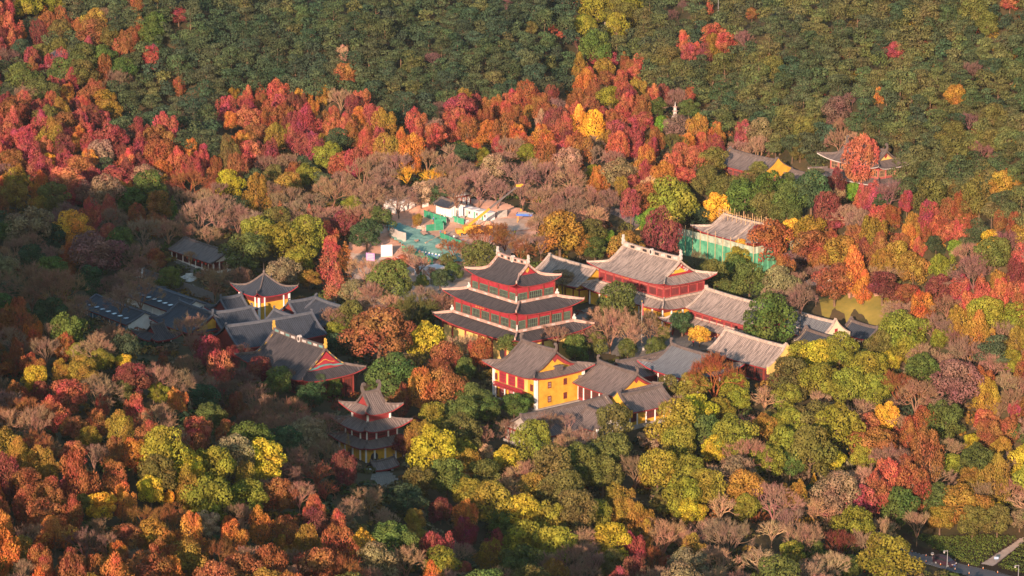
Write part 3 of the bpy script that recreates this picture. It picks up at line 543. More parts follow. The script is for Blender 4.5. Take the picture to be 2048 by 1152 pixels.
# hillside halls
def hz(px, py): q = ground(px, py); return float(q[2])
g1 = 10.5
hall("temple_hall", "hillside hall with grey-brown roof and curved yellow gable at its right end", mid((1463, 306), (1552, 319), g1 + 7.6), g1, 10.2, 5.8, 4.2, 3.4, "gable", tiles=T_BROWN, wall=W_ROSE, ridge=R_DARK, gable=W_YEL, parapet=(-1, 1), win=(.3, .8, W_ROSE, P_DARK, 5, 2), fin="block", rz=R(38), group="hillside halls")
hall("side_hall", "small roof with white verge tucked below the curved yellow hillside gable", mid((1553, 345), (1573, 350), g1 + 3.5), g1 - 1, 3.4, 3.6, 2.6, 2.0, "gable", tiles=T_BROWN, wall=W_RED, ridge=R_DARK, fin="block", fh=.8, group="hillside halls")
hall("side_hall", "low hillside roof with black-horned yellow gable left of the two-tiered pavilion", mid((1588, 344), (1620, 351), g1 + 5), g1, 4.4, 4.0, 2.8, 2.4, "gable", tiles=T_BROWN, wall=W_YEL, ridge=R_DARK, parapet=(-1,), fin="block", fh=.9, group="hillside halls")
def hill_pavilion():
    g = 14.2; c = at(1733, 316, g + 9.2)[:2]; o = place("hill_pavilion", "two-tiered hillside pavilion with rose walls half hidden by a red tree", "pavilion", c, g, RZ, 6.5, 11, "hillside halls"); MB().box((0, 0, -2), (8, 13, 2.2)).build("plinth", S_STONE, o)
    storey(o, 6.3, 11.2, .2, 3.8, W_ROSE, 4, 7, W_ROSE, .2, W_RED, .4, (.2, .8, W_ROSE, P_DARK, 5, 2))
    Roof(o, 13.6, 8.6, 3.9, 1.3, "skirt", lift=1.3, ext=.8, V=.38, tiles=T_BROWN, fascia=R_WHITE, ridge=R_DARK, name="lower_roof")
    storey(o, 4.8, 9.6, 5.0, 8.2, W_ROSE, 3, 5, W_ROSE, .2, W_RED, .4, (.2, .8, W_TAN, P_DARK, 4, 2))
    r = Roof(o, 11.6, 6.8, 8.3, 4.0, "hipgable", lift=1.5, ext=.9, Pg=8.0, tiles=T_BROWN, fascia=R_WHITE, ridge=R_DARK, name="upper_roof"); r.main_ridge(R_DARK, .5, .7, None, "curl", 2.2); r.verges(R_DARK, .5, .45); r.gables(W_YEL2, .5, W_TAN, orn=W_RED)
hill_pavilion()
o = empty("gate_wall", (*at(1592, 402, 6)[:2], 6), RZ); tag(o, "little tiled gatehouse with yellow wall among trees below the hillside halls", "gatehouse", "hillside halls")
MB().box((0, -2, 1.8), (.25, 3.2, 2.0)).build("wall", W_YEL, o); MB().sweep([(0, 1.2, 3.8), (0, -1, 4.3), (0, -3, 3.6), (0, -5.2, 3.2)], .6, .3).build("coping", R_DARK, o); MB().box((-1.4, 2.6, 1.4), (1.3, 1.4, 1.8)).build("porch", W_ROSE, o)
m = MB()
for s in (-1, 1): m.poly([(-1.4, .8, 4.2), (-1.4, 4.4, 4.2), (-1.4 + s * 2, 4.4, 3.1), (-1.4 + s * 2, .8, 3.1)])
m.build("roof", T_BROWN, o)
# square pavilion
def pavilion():
    c, rz, a, b = site((461, 571), (512, 588.6), (596, 574.5), 9.0, rz=R(37.5)); o = place("square_pavilion", "square yellow pavilion with white corner posts and curved pyramid roof", "pavilion", c, 0, R(37.5), 4.7, 4.7, GH)
    MB().box((0, 0, 2.5), (4.6, 4.6, 3.5)).build("lower_wall", W_YEL, o); MB().box((0, 0, 6.8), (4.6, 4.6, .8)).build("upper_wall", W_RED, o); MB().box((0, 0, 7.7), (4.8, 4.8, .2)).build("beam", W_DRED, o)
    for x, y in ((-4.6, -4.6), (4.6, -4.6), (-4.6, 4.6)): MB().bar((x, y, -1), (x, y, 7.6), .36, .34, 12).build("corner_post", W_WHITE, o)
    for t in (-2.9, 2.9):
        MB().bar((-4.66, t, -1), (-4.66, t, 7.6), .2, .2, 8).build("column", W_WHITE, o); MB().bar((t, -4.66, -1), (t, -4.66, 7.6), .2, .2, 8).build("column", W_WHITE, o)
    window(o, (-4.6, 2.6), (-4.6, -2.6), 6.1, 7.3, (-1, 0), W_DRED, P_SHADE, 14, 1, .1); window(o, (-2.6, -4.6), (2.6, -4.6), 6.1, 7.3, (0, -1), W_DRED, P_SHADE, 14, 1, .1)
    r = Roof(o, 5.6, 5.6, 7.8, 4.6, "pyramid", lift=1.7, ext=.7, tiles=T_SLATE, fascia=W_BRED, ridge=R_DARK, rs=.9)
    m = MB(); m.bar((0, 0, 12.0), (0, 0, 12.9), .45, .25, 10); m.bar((0, 0, 12.9), (0, 0, 13.4), .35, .2, 10); m.bar((0, 0, 13.3), (0, 0, 15.2), .08, .03, 6); m.build("finial", R_DARK, o)
pavilion()
SL = dict(tiles=T_SLATE, wall=W_DRED, ridge=R_SLATE, fin="curl", fh=1.1)
# hall with the red gable
def red_gable():
    c = mid((548, 661), (650, 694), 13.2)
    o, r = hall("temple_hall", "dark hall with big red gable and ornate ridge, half in shadow", c, 0, 13.6, 8.4, 6.6, 6.2, "hipgable", tiles=T_DARK, ridge=R_DARK, Pg=10.6, gable=W_BRED, wall=W_DRED, fin="none", lift=1.3, oh=1.6, rh=.3, ny=7, win=(.1, .8, W_DRED, P_SHADE, 5, 2), m=-1)
    r.main_ridge(R_DARK, .55, 1.0, [R_TEAL, R_WHITE], "fish", 2.1, R_GILT, 2); r.verges(R_DARK, .55, .5, [R_GILT, R_GILT])
    q = r.Q * (1 - r.vg); pts = [r.fix(-(r.Pg - .2), t * q * .98, r.z0 + r.rise * prof(r.vg) + .5 + .25 * (abs(t) < .3) - .3 * abs(t)) for t in np.linspace(-1, 1, 15)]; MB().sweep(pts, .4, .35).build("gable_cornice", R_TEAL, o)
    pts = [r.fix(-(r.Pg - .3), t * q * .5, r.z0 + r.rise * prof(r.vg) + 1.3 + 1.1 * (1 - abs(t)) ** 2 * (1 if abs(t) > .12 else .7)) for t in np.linspace(-1, 1, 17)]; MB().sweep(pts, .14, .14).build("gable_ornament", R_GILT, o)
red_gable()
hall("temple_hall", "long slate-roofed hall in shade in front of the square pavilion", mid((463, 648), (613, 629), 9.0), 0, 12.2, 7.0, 4.6, 4.0, "gable", "x", rz=R(34), gable=W_DRED, **SL)
hall("side_hall", "slate roof left of the square pavilion joining the long hall", mid((432, 623), (498, 615), 8.2), 0, 5.6, 5.0, 4.4, 3.4, "gable", "x", rz=R(34), **SL)
hall("side_hall", "brownish slate roof leaning against the right foot of the square pavilion", mid((549, 618), (590, 629), 7.6), 0, 4.8, 4.0, 3.9, 3.0, "gable", "y", **SL)
hall("temple_hall", "broad slate hipped hall right of the square pavilion", mid((628, 597), (691, 615), 7.8), 0, 8.6, 7.4, 4.0, 3.6, "hipgable", "y", Pg=6.4, gable=W_DRED, m=-1, **SL)
hall("side_hall", "short slate roof behind the right side of the square pavilion", mid((584, 602), (628, 596), 7.6), 0, 4.4, 4.6, 4.0, 3.3, "gable", "x", **SL)
hall("side_hall", "small slate roof with gable behind the left side of the square pavilion", mid((446, 596), (478, 591), 7.6), 0, 4.2, 4.8, 3.9, 3.4, "hipgable", "x", Pg=3.2, gable=W_DRED, **SL)
hall("temple_hall", "slate-roofed hall with orange-marked gable in the shaded court", mid((349, 602), (434, 629), 8.2), 0, 9.0, 7.4, 4.2, 3.8, "hipgable", "y", Pg=8.0, gable=W_YEL, rim=W_DRED, m=-1, **SL)
# skylit sheds
def shed(label, a, b, z, P, Q, z0, rise, n, glass=False):
    o, r = hall("skylit_shed", label, mid(a, b, z), 0, P, Q, z0, rise, "gable", "y", T_SLATE, W_WHITE, R_SLATE, fin="none", rh=.2, lift=0, cat="shed", group="skylit sheds", beam=None, col=W_WHITE, fascia=W_DRED)
    gl = mat("skylight_glass", (.55, .68, .80), .12, .1, 1, .8)
    for k in range(n):
        u = (k + .5) / n * 1.7 - .85; p = r.front(u, .38, -1); MB().box((p[0], p[1], p[2] + .14), (.6, .38, .08)).build("skylight", gl, o)
    if glass:
        gb = mat("blue_glazing", (.10, .26, .36), .2, .4, .5, .7, (.05, .12, .18))
        MB().box((-(Q - .8), 0, 1.9), (.08, P - .8, 1.5)).build("glazed_front", gb, o)
        for k in range(9): MB().box((-(Q - .7), -P + 1 + k * (2 * P - 2) / 8, 1.9), (.08, .10, 1.6)).build("mullion", W_WHITE, o)
shed("black shed with a row of blue skylights and a white gable end", (286, 569), (393, 592), 6.4, 12.5, 6.4, 3.6, 2.4, 8)
shed("black shed with glazed blue front, lying behind leafless trees", (190, 590), (290, 622), 6.0, 12.0, 5.6, 3.6, 2.2, 7, True)
f = empty("slatted_fence", (*at(350, 585, 1)[:2], 0), RZ); tag(f, "tall grey slatted fence behind the skylit sheds", "fence"); fm = mat("grey_slats", (.22, .20, .19), .8, .3, 2)
m = MB()
for k in range(70): m.box((3.0, -14 + k * .5, 1.7), (.04, .19, 1.6))
m.build("slat_panel", fm, f)
for k in range(8): MB().box((3.1, -14 + k * 4.93, 1.8), (.1, .1, 1.9)).build("post", fm, f)
# white-walled hall with red lanterns
o, r = hall("white_walled_hall", "long grey-roofed hall with white walls, dark panels and red lanterns", mid((364, 482), (459, 496), 6.0), 0, 11.0, 5.4, 3.3, 2.7, "gable", "y", T_BROWN, W_WHITE, R_DARK, rh=.3, fin="none", win=(.25, .9, W_DRED, P_SHADE, 4, 1), ny=7, col=W_WHITE, lift=.1, fascia=W_DRED)
lm = mat("red_lantern_silk", (.85, .07, .04), .5, .1, 2)
for k in range(6):
    m = MB(); x, y, z = -5.2, 1.5 - k * 1.9, 2.75
    for a, b, r0, r1 in ((-.28, -.1, .12, .26), (-.1, .1, .26, .26), (.1, .28, .26, .12)): m.bar((x, y, z + a), (x, y, z + b), r0, r1, 10)
    ca, sa = math.cos(RZ), math.sin(RZ); q = m.build("lantern", lm); q.location = o.location; q.rotation_euler = o.rotation_euler; tag(q, "round red lantern hanging under the eave of the white-walled hall", "lantern", "lanterns of the white-walled hall")
# two-tiered shaded shrine
def shrine():
    c = mid((270, 665), (360, 660), 7.0); o = place("shaded_shrine", "small two-tiered shrine with dark upturned roofs deep in shade", "shrine", c, 0, RZ, 3.6, 3.6); MB().box((0, 0, -2), (4.4, 4.4, 2.2)).build("plinth", S_STONE, o)
    storey(o, 2.9, 2.9, .2, 3.1, W_DRED, 3, 3, W_WHITE, .16); Roof(o, 4.9, 4.9, 3.0, 1.2, "skirt", lift=1.0, ext=.6, V=.45, tiles=T_BROWN, ridge=R_DARK, rs=.7, name="lower_roof")
    storey(o, 2.3, 2.3, 4.0, 5.6, W_DRED, 2, 2, W_WHITE, .16); r = Roof(o, 4.1, 4.1, 5.7, 3.0, "hipgable", "x", lift=1.4, ext=.6, Pg=1.9, tiles=T_DARK, ridge=R_DARK, rs=.7, name="upper_roof"); r.main_ridge(R_DARK, .3, .5, None, "curl", 1.0); r.verges(R_DARK, .3, .3); r.gables(W_RED, .3)
shrine()
# pagoda
def pagoda():
    g = -1.0; c, rz, a, b = site((665, 871), (726, 897.5), (820, 871), 4.6, rz=RZ); c = at(742.5, 836, g + 9.2)[:2]; o = place("pagoda", "three-storeyed pagoda with curled roof horns, white posts and yellow base", "pagoda", c, g, RZ, 5.4, 5.4); MB().box((0, 0, -2), (6.4, 6.4, 2.1)).build("plinth", S_STONE, o)
    storey(o, 5.0, 5.0, .1, 4.3, W_YEL, 4, 4, W_WHITE, .22, W_DRED, .4)
    for fx in (1, 0):
        d = (0, 1, 0) if fx else (1, 0, 0); MB().plate([(math.cos(t) * .95, math.sin(t) * .95) for t in np.linspace(0, 6.28, 20)[:-1]], (-5.06, .9, 2.2) if fx else (-2.9, -5.06, 2.1), d, (0, 0, 1), (1, 0, 0) if fx else (0, 1, 0), .14).build("round_window", P_DARK, o)
    Roof(o, 6.1, 6.1, 4.2, 1.7, "skirt", lift=1.1, ext=.8, V=.44, tiles=T_BROWN, fascia=W_RED, ridge=R_DARK, rs=.8, name="lower_roof")
    storey(o, 4.0, 4.0, 5.7, 7.8, W_DRED, 3, 3, W_WHITE, .2, W_RED, .3, (.15, .8, W_RED, P_SHADE, 6, 2))
    Roof(o, 5.6, 5.6, 7.8, 1.8, "skirt", lift=1.5, ext=.9, V=.50, tiles=T_BROWN, fascia=W_RED, ridge=R_DARK, rs=.8, name="middle_roof")
    storey(o, 2.9, 2.9, 9.5, 11.1, W_RED, 1, 1, W_WHITE, .26, W_RED, .3)
    r = Roof(o, 4.2, 4.2, 11.2, 3.9, "hipgable", "x", lift=1.6, ext=.9, Pg=2.2, tiles=T_BROWN, fascia=W_RED, ridge=R_DARK, rs=.8, name="upper_roof"); r.main_ridge(R_DARK, .4, .6, None, "curl", 2.3); r.verges(R_DARK, .4, .45, horn=True); r.gables(W_RED, .35)
    c2 = at(765, 940, 1.5)[:2]; q = place("pagoda_gate", "low tiled gate with curved roof beside the foot of the pagoda", "gate", c2, g, RZ, 2.6, 2.0); MB().box((0, 0, 1.0), (2.2, .25, 2.4)).build("wall", W_DRED, q); MB().box((-2.3, 0, .9), (.25, .5, 2.4)).build("side_wall", W_WHITE, q); MB().box((2.3, 0, .9), (.25, .5, 2.4)).build("side_wall", W_WHITE, q)
    r = Roof(q, 3.1, 1.9, 3.2, 1.5, "gable", "x", lift=.8, tiles=T_BROWN, ridge=R_DARK); r.main_ridge(R_DARK, .3, .35, None, "curl", .7); r.verges(R_DARK, .25, .25, v0=0)
    MB().box((0, 3.2, 1.2), (2.6, .3, 1.0)).build("screen_wall", W_WHITE, q)
pagoda()
# hall left of the scaffold; outlying houses
o, r = hall("side_hall", "brown-roofed hall with orange lattice windows behind the dark red tree", mid((1204.7, 418), (1290, 430), 7.2), 0, 10.0, 5.4, 3.9, 3.2, "gable", "y", T_BROWN, W_YEL2, R_DARK, win=(.25, .8, W_TAN, P_DARK, 5, 2), col=W_TAN, ny=8, fin="block", fh=1.0, group="outlying halls")
tr = MB(); tr.box((-7, 1, 1.6), (.3, 9, .12)); tr.box((-7, 1, 2.3), (.3, 9, .08)); tr.build("terrace_rail", W_TAN, o)
g = hz(130, 128); hall("forest_lodge", "dark wooden lodge under trees in the upper left wood", at(132, 118, g + 3)[:2], g, 7, 4, 3.0, 2.0, "gable", "y", T_SLATE, W_DRED, R_DARK, fin="none", cat="lodge", group="outlying halls", win=(.2, .8, W_RED, P_SHADE, 4, 1))
g = hz(1148, 20); o = place("red_viewing_pavilion", "red-railed pavilion in the yellow-green trees at the top edge", "pavilion", at(1148, 4, g + 2.5)[:2], g, R(10), 6, 3); MB().box((0, 0, 1.5), (5.6, 2.5, .2)).build("floor", W_BRED, o); MB().box((0, -2.6, 2.1), (5.6, .08, .5)).build("railing", W_BRED, o); MB().box((0, .5, 3.6), (5.4, 1.8, 2)).build("wall", W_RED, o)
for x in (-5, -1.8, 1.8, 5): MB().bar((x, -2.4, -2), (x, -2.4, 5.6), .2, .2, 8).build("post", W_BRED, o)
r = Roof(o, 7, 3.8, 5.6, 2.4, "hipgable", "x", lift=.8, Pg=5, tiles=T_DARK); r.main_ridge(R_DARK, .3, .4, None, "none")
g = hz(1228, 38); hall("white_cottage", "small white cottage among the yellow-green trees at the top", at(1228, 27, g + 3)[:2], g, 3.2, 2.4, 2.6, 1.4, "gable", "y", T_SLATE, W_WHITE, R_DARK, fin="none", cat="cottage", group="outlying halls", win=(.3, .8, W_DRED, P_DARK, 2, 1), ny=3)
hall("garden_house", "dark-roofed garden house glimpsed behind maples in the valley", at(492, 326, 2)[:2], 0, 5, 3.2, 2.4, 1.6, "gable", "y", T_SLATE, W_DRED, R_DARK, fin="none", cat="house", group="outlying halls")
# ------------------------------------------------------------ building site, road and small things
def gp(px, py, up=0.0): q = ground(px, py); return (float(q[0]), float(q[1]), float(q[2]) + up)
M_YPAINT = mat("crane_yellow", (.80, .38, .04), .4, .15, 1, .5); M_BOOM = mat("boom_grey", (.17, .14, .125), .5, .2, 1, .4); M_RUB = mat("rubber", (.03, .03, .03), .9, .2, 3); M_STEEL = mat("galvanised_steel", (.30, .30, .30), .45, .2, 2, .5)
M_GFENCE = mat("green_fence_sheet", (.05, .33, .18), .7, .3, .8, .3, (.04, .24, .13)); M_BLUE = mat("blue_sheet", (.05, .16, .55), .6, .2, 1, .4); M_PCAB = mat("cabin_white", (.78, .74, .70), .6, .12, 1, .4); M_BOARD = mat("purple_billboard", (.33, .16, .38), .6, .5, .7, .3, (.50, .30, .40))
M_ROCK = mat("pale_rock", (.60, .56, .50), .9, .35, .7, .2); M_CONC = mat("concrete", (.50, .46, .40), .9, .25, .6, .2); M_BLK = mat("dark_car_paint", (.045, .022, .032), .38, .1, 1, .45); M_GLS = mat("car_glass", (.03, .035, .04), .05, .1, 1, .9); M_ORG = mat("orange_marker", (.90, .25, .03), .5, .1, 2, .4); M_SKIN = mat("skin", (.55, .33, .22), .6, .1, 3); M_HAIR = mat("dark_hair", (.03, .025, .02), .6, .1, 3); M_BLUE2 = mat("sign_blue", (.35, .50, .70), .4, .1, 2, .4)
def crane():
    b = gp(948, 470); o = empty("mobile_crane", b, R(12)); tag(o, "yellow mobile crane with long dark boom raised over the building site", "crane")
    c = MB(); c.box((0, 0, 1.15), (5.2, 1.25, .35)); c.box((-4.4, 0, 1.5), (.9, 1.2, .5)); c.build("chassis", M_YPAINT, o)
    MB().box((4.5, 0, 1.9), (.75, 1.15, .75), 0, .9).build("driver_cab", M_YPAINT, o)
    s = MB(); s.box((-.9, 0, 2.3), (1.7, 1.1, .7)); s.box((-2.6, 0, 2.2), (.6, 1.15, .6)); s.build("turntable", M_YPAINT, o); q = MB().box((.9, -1.0, 2.4), (.8, .45, .75), 0, .9).build("operator_cab", M_YPAINT, o); MB().box((1.0, -1.47, 2.55), (.6, .03, .4)).build("cab_window", M_GLS, q)
    for x in (-3.8, -2.3, 2.1, 3.7):
        for y in (-1.15, 1.15): w = MB().bar((x, y - .18, .55), (x, y + .18, .55), .55, .55, 16).build("wheel", M_RUB, o); MB().bar((x, y - .2, .55), (x, y + .2, .55), .25, .25, 10).build("rim", M_STEEL, w)
    for x in (-4.6, 4.0):
        for y in (-2.6, 2.6): a = MB(); a.box((x, y / 2, .9), (.16, 1.35, .14)); a.box((x, y, .45), (.12, .12, .5)); a.box((x, y, .05), (.4, .4, .06)); a.build("outrigger", M_YPAINT, o)
    # boom: aimed at the point seen at 1037,371 in the plane of the crane
    d = ray(1037, 371); t = (b[1] + 3.0) / d[1]; tip = np.array([t * d[0], t * d[1], CAM_Z + t * d[2]]) - np.array(b); ca, sa = math.cos(-R(12)), math.sin(-R(12)); tip = Vector((tip[0] * ca - tip[1] * sa, tip[0] * sa + tip[1] * ca, tip[2]))
    foot = Vector((-1.6, 0, 2.9)); m1 = foot.lerp(tip, .42); MB().bar(foot, m1, .42, .38, 4).build("boom_base", M_YPAINT, o); m2 = foot.lerp(tip, .72); a = MB(); a.bar(m1, m2, .33, .30, 4); a.bar(m2, tip, .25, .20, 4); a.build("boom_extension", M_BOOM, o)
    MB().bar((.3, 0, 2.2), foot.lerp(tip, .26), .18, .14, 8).build("luffing_ram", M_STEEL, o); h = MB(); h.box(tip, (.75, .35, .35)); h.box(tip + Vector((.8, 0, .25)), (.5, .25, .2)); hh = h.build("boom_head", M_YPAINT, o); k = MB(); k.bar(tip + Vector((.7, 0, 0)), tip + Vector((.7, 0, -7)), .035); k.build("hoist_rope", M_BOOM, hh); MB().box(tip + Vector((.7, 0, -7.2)), (.2, .12, .35)).build("hook_block", M_YPAINT, hh)
crane()
def fence(px, label, h=1.9, m=M_GFENCE, name="site_fence", cat="fence", group="green site fences", th=.04):
    P = [gp(*p) for p in px]; o = empty(name, P[0]); tag(o, label, cat, group); O = Vector(P[0]); v = MB(); k = 0
    for a, b in zip(P, P[1:]):
        a, b = Vector(a), Vector(b); n = max(1, int((b - a).length / 2.2))
        for i in range(n):
            p, q = a.lerp(b, i / n) - O, a.lerp(b, (i + 1) / n) - O; ang = math.atan2(q.y - p.y, q.x - p.x); c = (p + q) / 2
            v.box((c.x, c.y, c.z + h / 2 + .1), ((q - p).xy.length / 2 - .04, th, h / 2), ang)
            MB().box((p.x, p.y, p.z + h / 2 + .1), (.06, .06, h / 2 + .15)).build("post", M_STEEL, o); k += 1
    v.build("sheet_panel", m, o); return o
fence([(848, 434), (868, 441), (893, 449)], "green sheet fence stepping down the upper left of the red earth", 2.0)
fence([(893, 452), (868, 453)], "short green fence at the turn of the red earth track", 2.0)
fence([(852, 464), (870, 462), (887, 461), (884, 456), (872, 457)], "green fence ringing the pale rubble heap", 2.0)
fence([(903, 443), (928, 451)], "short green fence in the middle of the red earth", 1.8)
fence([(880, 476), (910, 489), (945, 502)], "long green fence along the lower edge of the red earth", 1.6)
fence([(803, 502), (830, 512), (850, 520)], "green fence below the green sheeting", 1.6)
fence([(855, 523), (866, 533)], "bright green fence piece beside the site booths", 2.0)
for px, lab, h in (([(768, 417), (779, 425), (793, 429)], "tall white hoarding at the upper left corner of the site", 4.0), ([(796, 425), (816, 420)], "white hoarding behind the pink leafless tree", 3.0), ([(818, 420), (830, 415)], "narrow white hoarding left of the small shed", 3.4), ([(842, 417), (857, 413)], "white hoarding panel just left of the dark evergreen", 3.2), ([(995, 438), (1014, 434)], "pale concrete block wall behind the crane", 2.2), ([(779, 473), (795, 482), (812, 488)], "curved grey wall beside the green sheeting", 3.0), ([(762, 515), (785, 513)], "white panel wall with black frame in the lower yard", 3.4)):
    fence(px, lab, h, W_WHITE if "white" in lab else M_CONC, "hoarding", "wall", "walls around the site", .1)
def cabin(px, py, rz, label, hx=1.4, hy=2.7, h=2.35, m=M_PCAB, roof=M_PCAB, cat="cabin", grp="site cabins"):
    p = gp(px, py); o = empty("site_cabin", p, rz); tag(o, label, cat, grp); FOOTPRINTS.append((p[0], p[1], rz, hx, hy)); MB().box((0, 0, h / 2), (hx, hy, h / 2)).build("body", m, o); MB().box((0, 0, h + .08), (hx + .12, hy + .12, .09)).build("roof", roof, o)
    for sy in (-1, 1): MB().box((-hx - .02, sy * (hy - .08), h / 2), (.05, .09, h / 2)).build("corner_post", M_BLUE2, o)
    d = MB().box((-hx - .03, -.2, 1.05), (.04, .42, 1.0)).build("door", M_GFENCE, o); MB().box((-hx - .09, .08, 1.0), (.03, .04, .06)).build("handle", M_STEEL, d); window(o, (-hx, 2.0), (-hx, .9), 1.0, 2.0, (-1, 0), R_WHITE, P_DARK, 1, 1, .08); window(o, (-hx, -1.1), (-hx, -2.1), 1.0, 2.0, (-1, 0), R_WHITE, P_DARK, 1, 1, .08); return o
for k, (px, py, w) in enumerate(((925, 429, "leftmost of the row behind the crane"), (940, 432, "second of the row behind the crane"), (955, 435.5, "third of the row behind the crane"), (971, 439, "right end of the row behind the crane"))): cabin(px, py, RZ, "white site cabin, " + w)
cabin(908, 414, RZ, "pale blue container cabin beside the dark-roofed shed", 2.0, 2.0, 3.2, M_BLUE2)
cabin(850, 556, RZ, "white booth at the left of the lower site entrance", 1.5, 2.6, 2.6); cabin(873, 556, RZ, "white booth with dark openings at the lower site entrance", 1.6, 2.2, 3.2)
hall("site_shed", "white shed with dark roof at the back of the building site", mid((884, 397), (914, 402), 4.6 + hz(900, 414)), hz(900, 414), 3.9, 3.0, 3.0, 1.3, "gable", "y", T_SLATE, W_WHITE, R_DARK, beam=None, col=W_WHITE, fascia=R_DARK, fin="none", cat="shed", group="sheds at the site")
hall("tiled_house", "brown-roofed house behind the dark shed at the top of the site", mid((868, 368), (915, 374), 5.0 + hz(895, 392)), hz(895, 392), 8, 4.2, 3.0, 1.8, "gable", "y", T_BROWN, W_WHITE, R_DARK, fin="none", cat="house", group="sheds at the site")
def canopy():
    o = empty("open_canopy", gp(1050, 446), R(-8)); tag(o, "blue and white canopy on thin legs at the right end of the site", "canopy"); MB().box((0, 0, 2.7), (2.3, 1.3, .10)).build("canopy_top", M_PCAB, o)
    MB().box((0, -1.36, 2.65), (2.36, .05, .28)).build("valance", M_BLUE, o); MB().box((-2.36, 0, 2.65), (.05, 1.3, .28)).build("valance", M_BLUE, o)
    for x in (-2.1, 2.1):
        for y in (-1.1, 1.1): MB().box((x, y, 1.3), (.06, .06, 1.35)).build("leg", M_YPAINT, o)
canopy()
def heap(px, py, r, m, label, cat, n=26, h=.5, name="rubble_heap", grp=None):
    p = gp(px, py); rg = np.random.default_rng(int(px)); me = bpy.data.meshes.new(name); v = []; f = []; K = 14
    for i in range(6):
        t = i / 5; 
        for j in range(K): a = j * 2 * math.pi / K; q = r * (1 - t) * (1 + .22 * rg.normal()); v.append((q * math.cos(a), q * math.sin(a) * .8, r * h * (1 - (1 - t) ** 2) * (1 + .15 * rg.normal()) - .15))
    for i in range(5):
        for j in range(K): f.append((i * K + j, i * K + (j + 1) % K, (i + 1) * K + (j + 1) % K, (i + 1) * K + j))
    f.append(tuple(range(5 * K, 6 * K))); me.from_pydata(v, [], f); me.materials.append(m); o = obj(name, me); o.location = p; tag(o, label, cat, grp); return o
heap(845, 460, 2.6, M_PALE, "pale rubble heap inside the green fence ring", "heap"); heap(922, 444, 2.2, M_ROCK, "small grey rubble heap in the middle of the red earth", "heap"); heap(757, 466, 1.6, M_ROCK, "small light heap by the dark trees left of the site", "heap"); heap(975, 455, 3.5, M_EARTH, "red earth mound right of the crane", "heap")
for px, py, r, lab in ((1640, 566, 3.2, "large white rock outcrop above the left end of the lawn"), (1652, 574, 1.8, "lower white rock beside the lawn path"), (1742, 512, 1.6, "white rock lit up beneath the olive tree"), (1752, 500, 1.3, "smaller white rock behind the olive tree"), (283, 552, 3.0, "grey rock slab left of the white-walled hall court"), (375, 560, 2.6, "grey rock slab below the white-walled hall")): heap(px, py, r, M_ROCK, lab, "rock", h=.7, name="rock", grp="garden rocks")
def billboard(px, py, w, h, m, label, rz=R(-20)):
    o = empty("billboard", gp(px, py), rz); tag(o, label, "billboard", "boards at the site"); MB().box((0, 0, h / 2 + .8), (w / 2, .08, h / 2)).build("panel", m, o); k = MB()
    for i in range(4): k.box((0, -.1, .8 + h * (.2 + .2 * i)), (w * (.4 - .05 * (i % 2)), .02, h * .035))
    k.build("print_lines", R_WHITE, o)
    for x in (-w * .4, w * .4): MB().box((x, .1, h / 2 + .2), (.07, .07, h / 2 + .5)).build("post", M_STEEL, o)
billboard(741, 527, 2.6, 2.2, M_BOARD, "purple and white billboard in the lower yard left of the site"); billboard(890, 556, 1.7, 1.6, M_BLUE, "blue poster board beside the site booths, left one"); billboard(901, 556, 1.5, 1.6, M_BLUE, "blue poster board beside the site booths, right one"); billboard(797, 525, 1.3, .9, M_BLUE2, "low pale blue board at the edge of the lower yard")
o = empty("timber_beam", gp(851, 491), 0); a, b = Vector((0, 0, .7)), Vector(gp(880, 476)) - Vector(gp(851, 491)) + Vector((0, 0, .7)); MB().bar(a, b, .28, .28, 4).build("beam", mat("pine_timber", (.62, .42, .25), .8, .2, 2), o); MB().bar(a + Vector((0, -.5, 0)), b + Vector((0, -.5, 0)), .12, .12, 4).build("side_rail", M_CONC, o); tag(o, "tan timber walkway laid across the green sheeting", "walkway")
for k in range(8):
    px, py = 832 + k * 6.6, 509 + k * 1.2; o = empty("small_marker_board", gp(px, py)); tag(o, ["leftmost", "second", "third", "fourth", "fifth", "sixth", "seventh", "rightmost"][k] + " blue-white marker board in the row below the green sheeting", "board", "marker boards"); MB().box((0, 0, .75), (.22, .05, .55)).build("board", M_PCAB, o); MB().box((0, -.06, .7), (.22, .02, .28)).build("blue_band", M_BLUE, o)
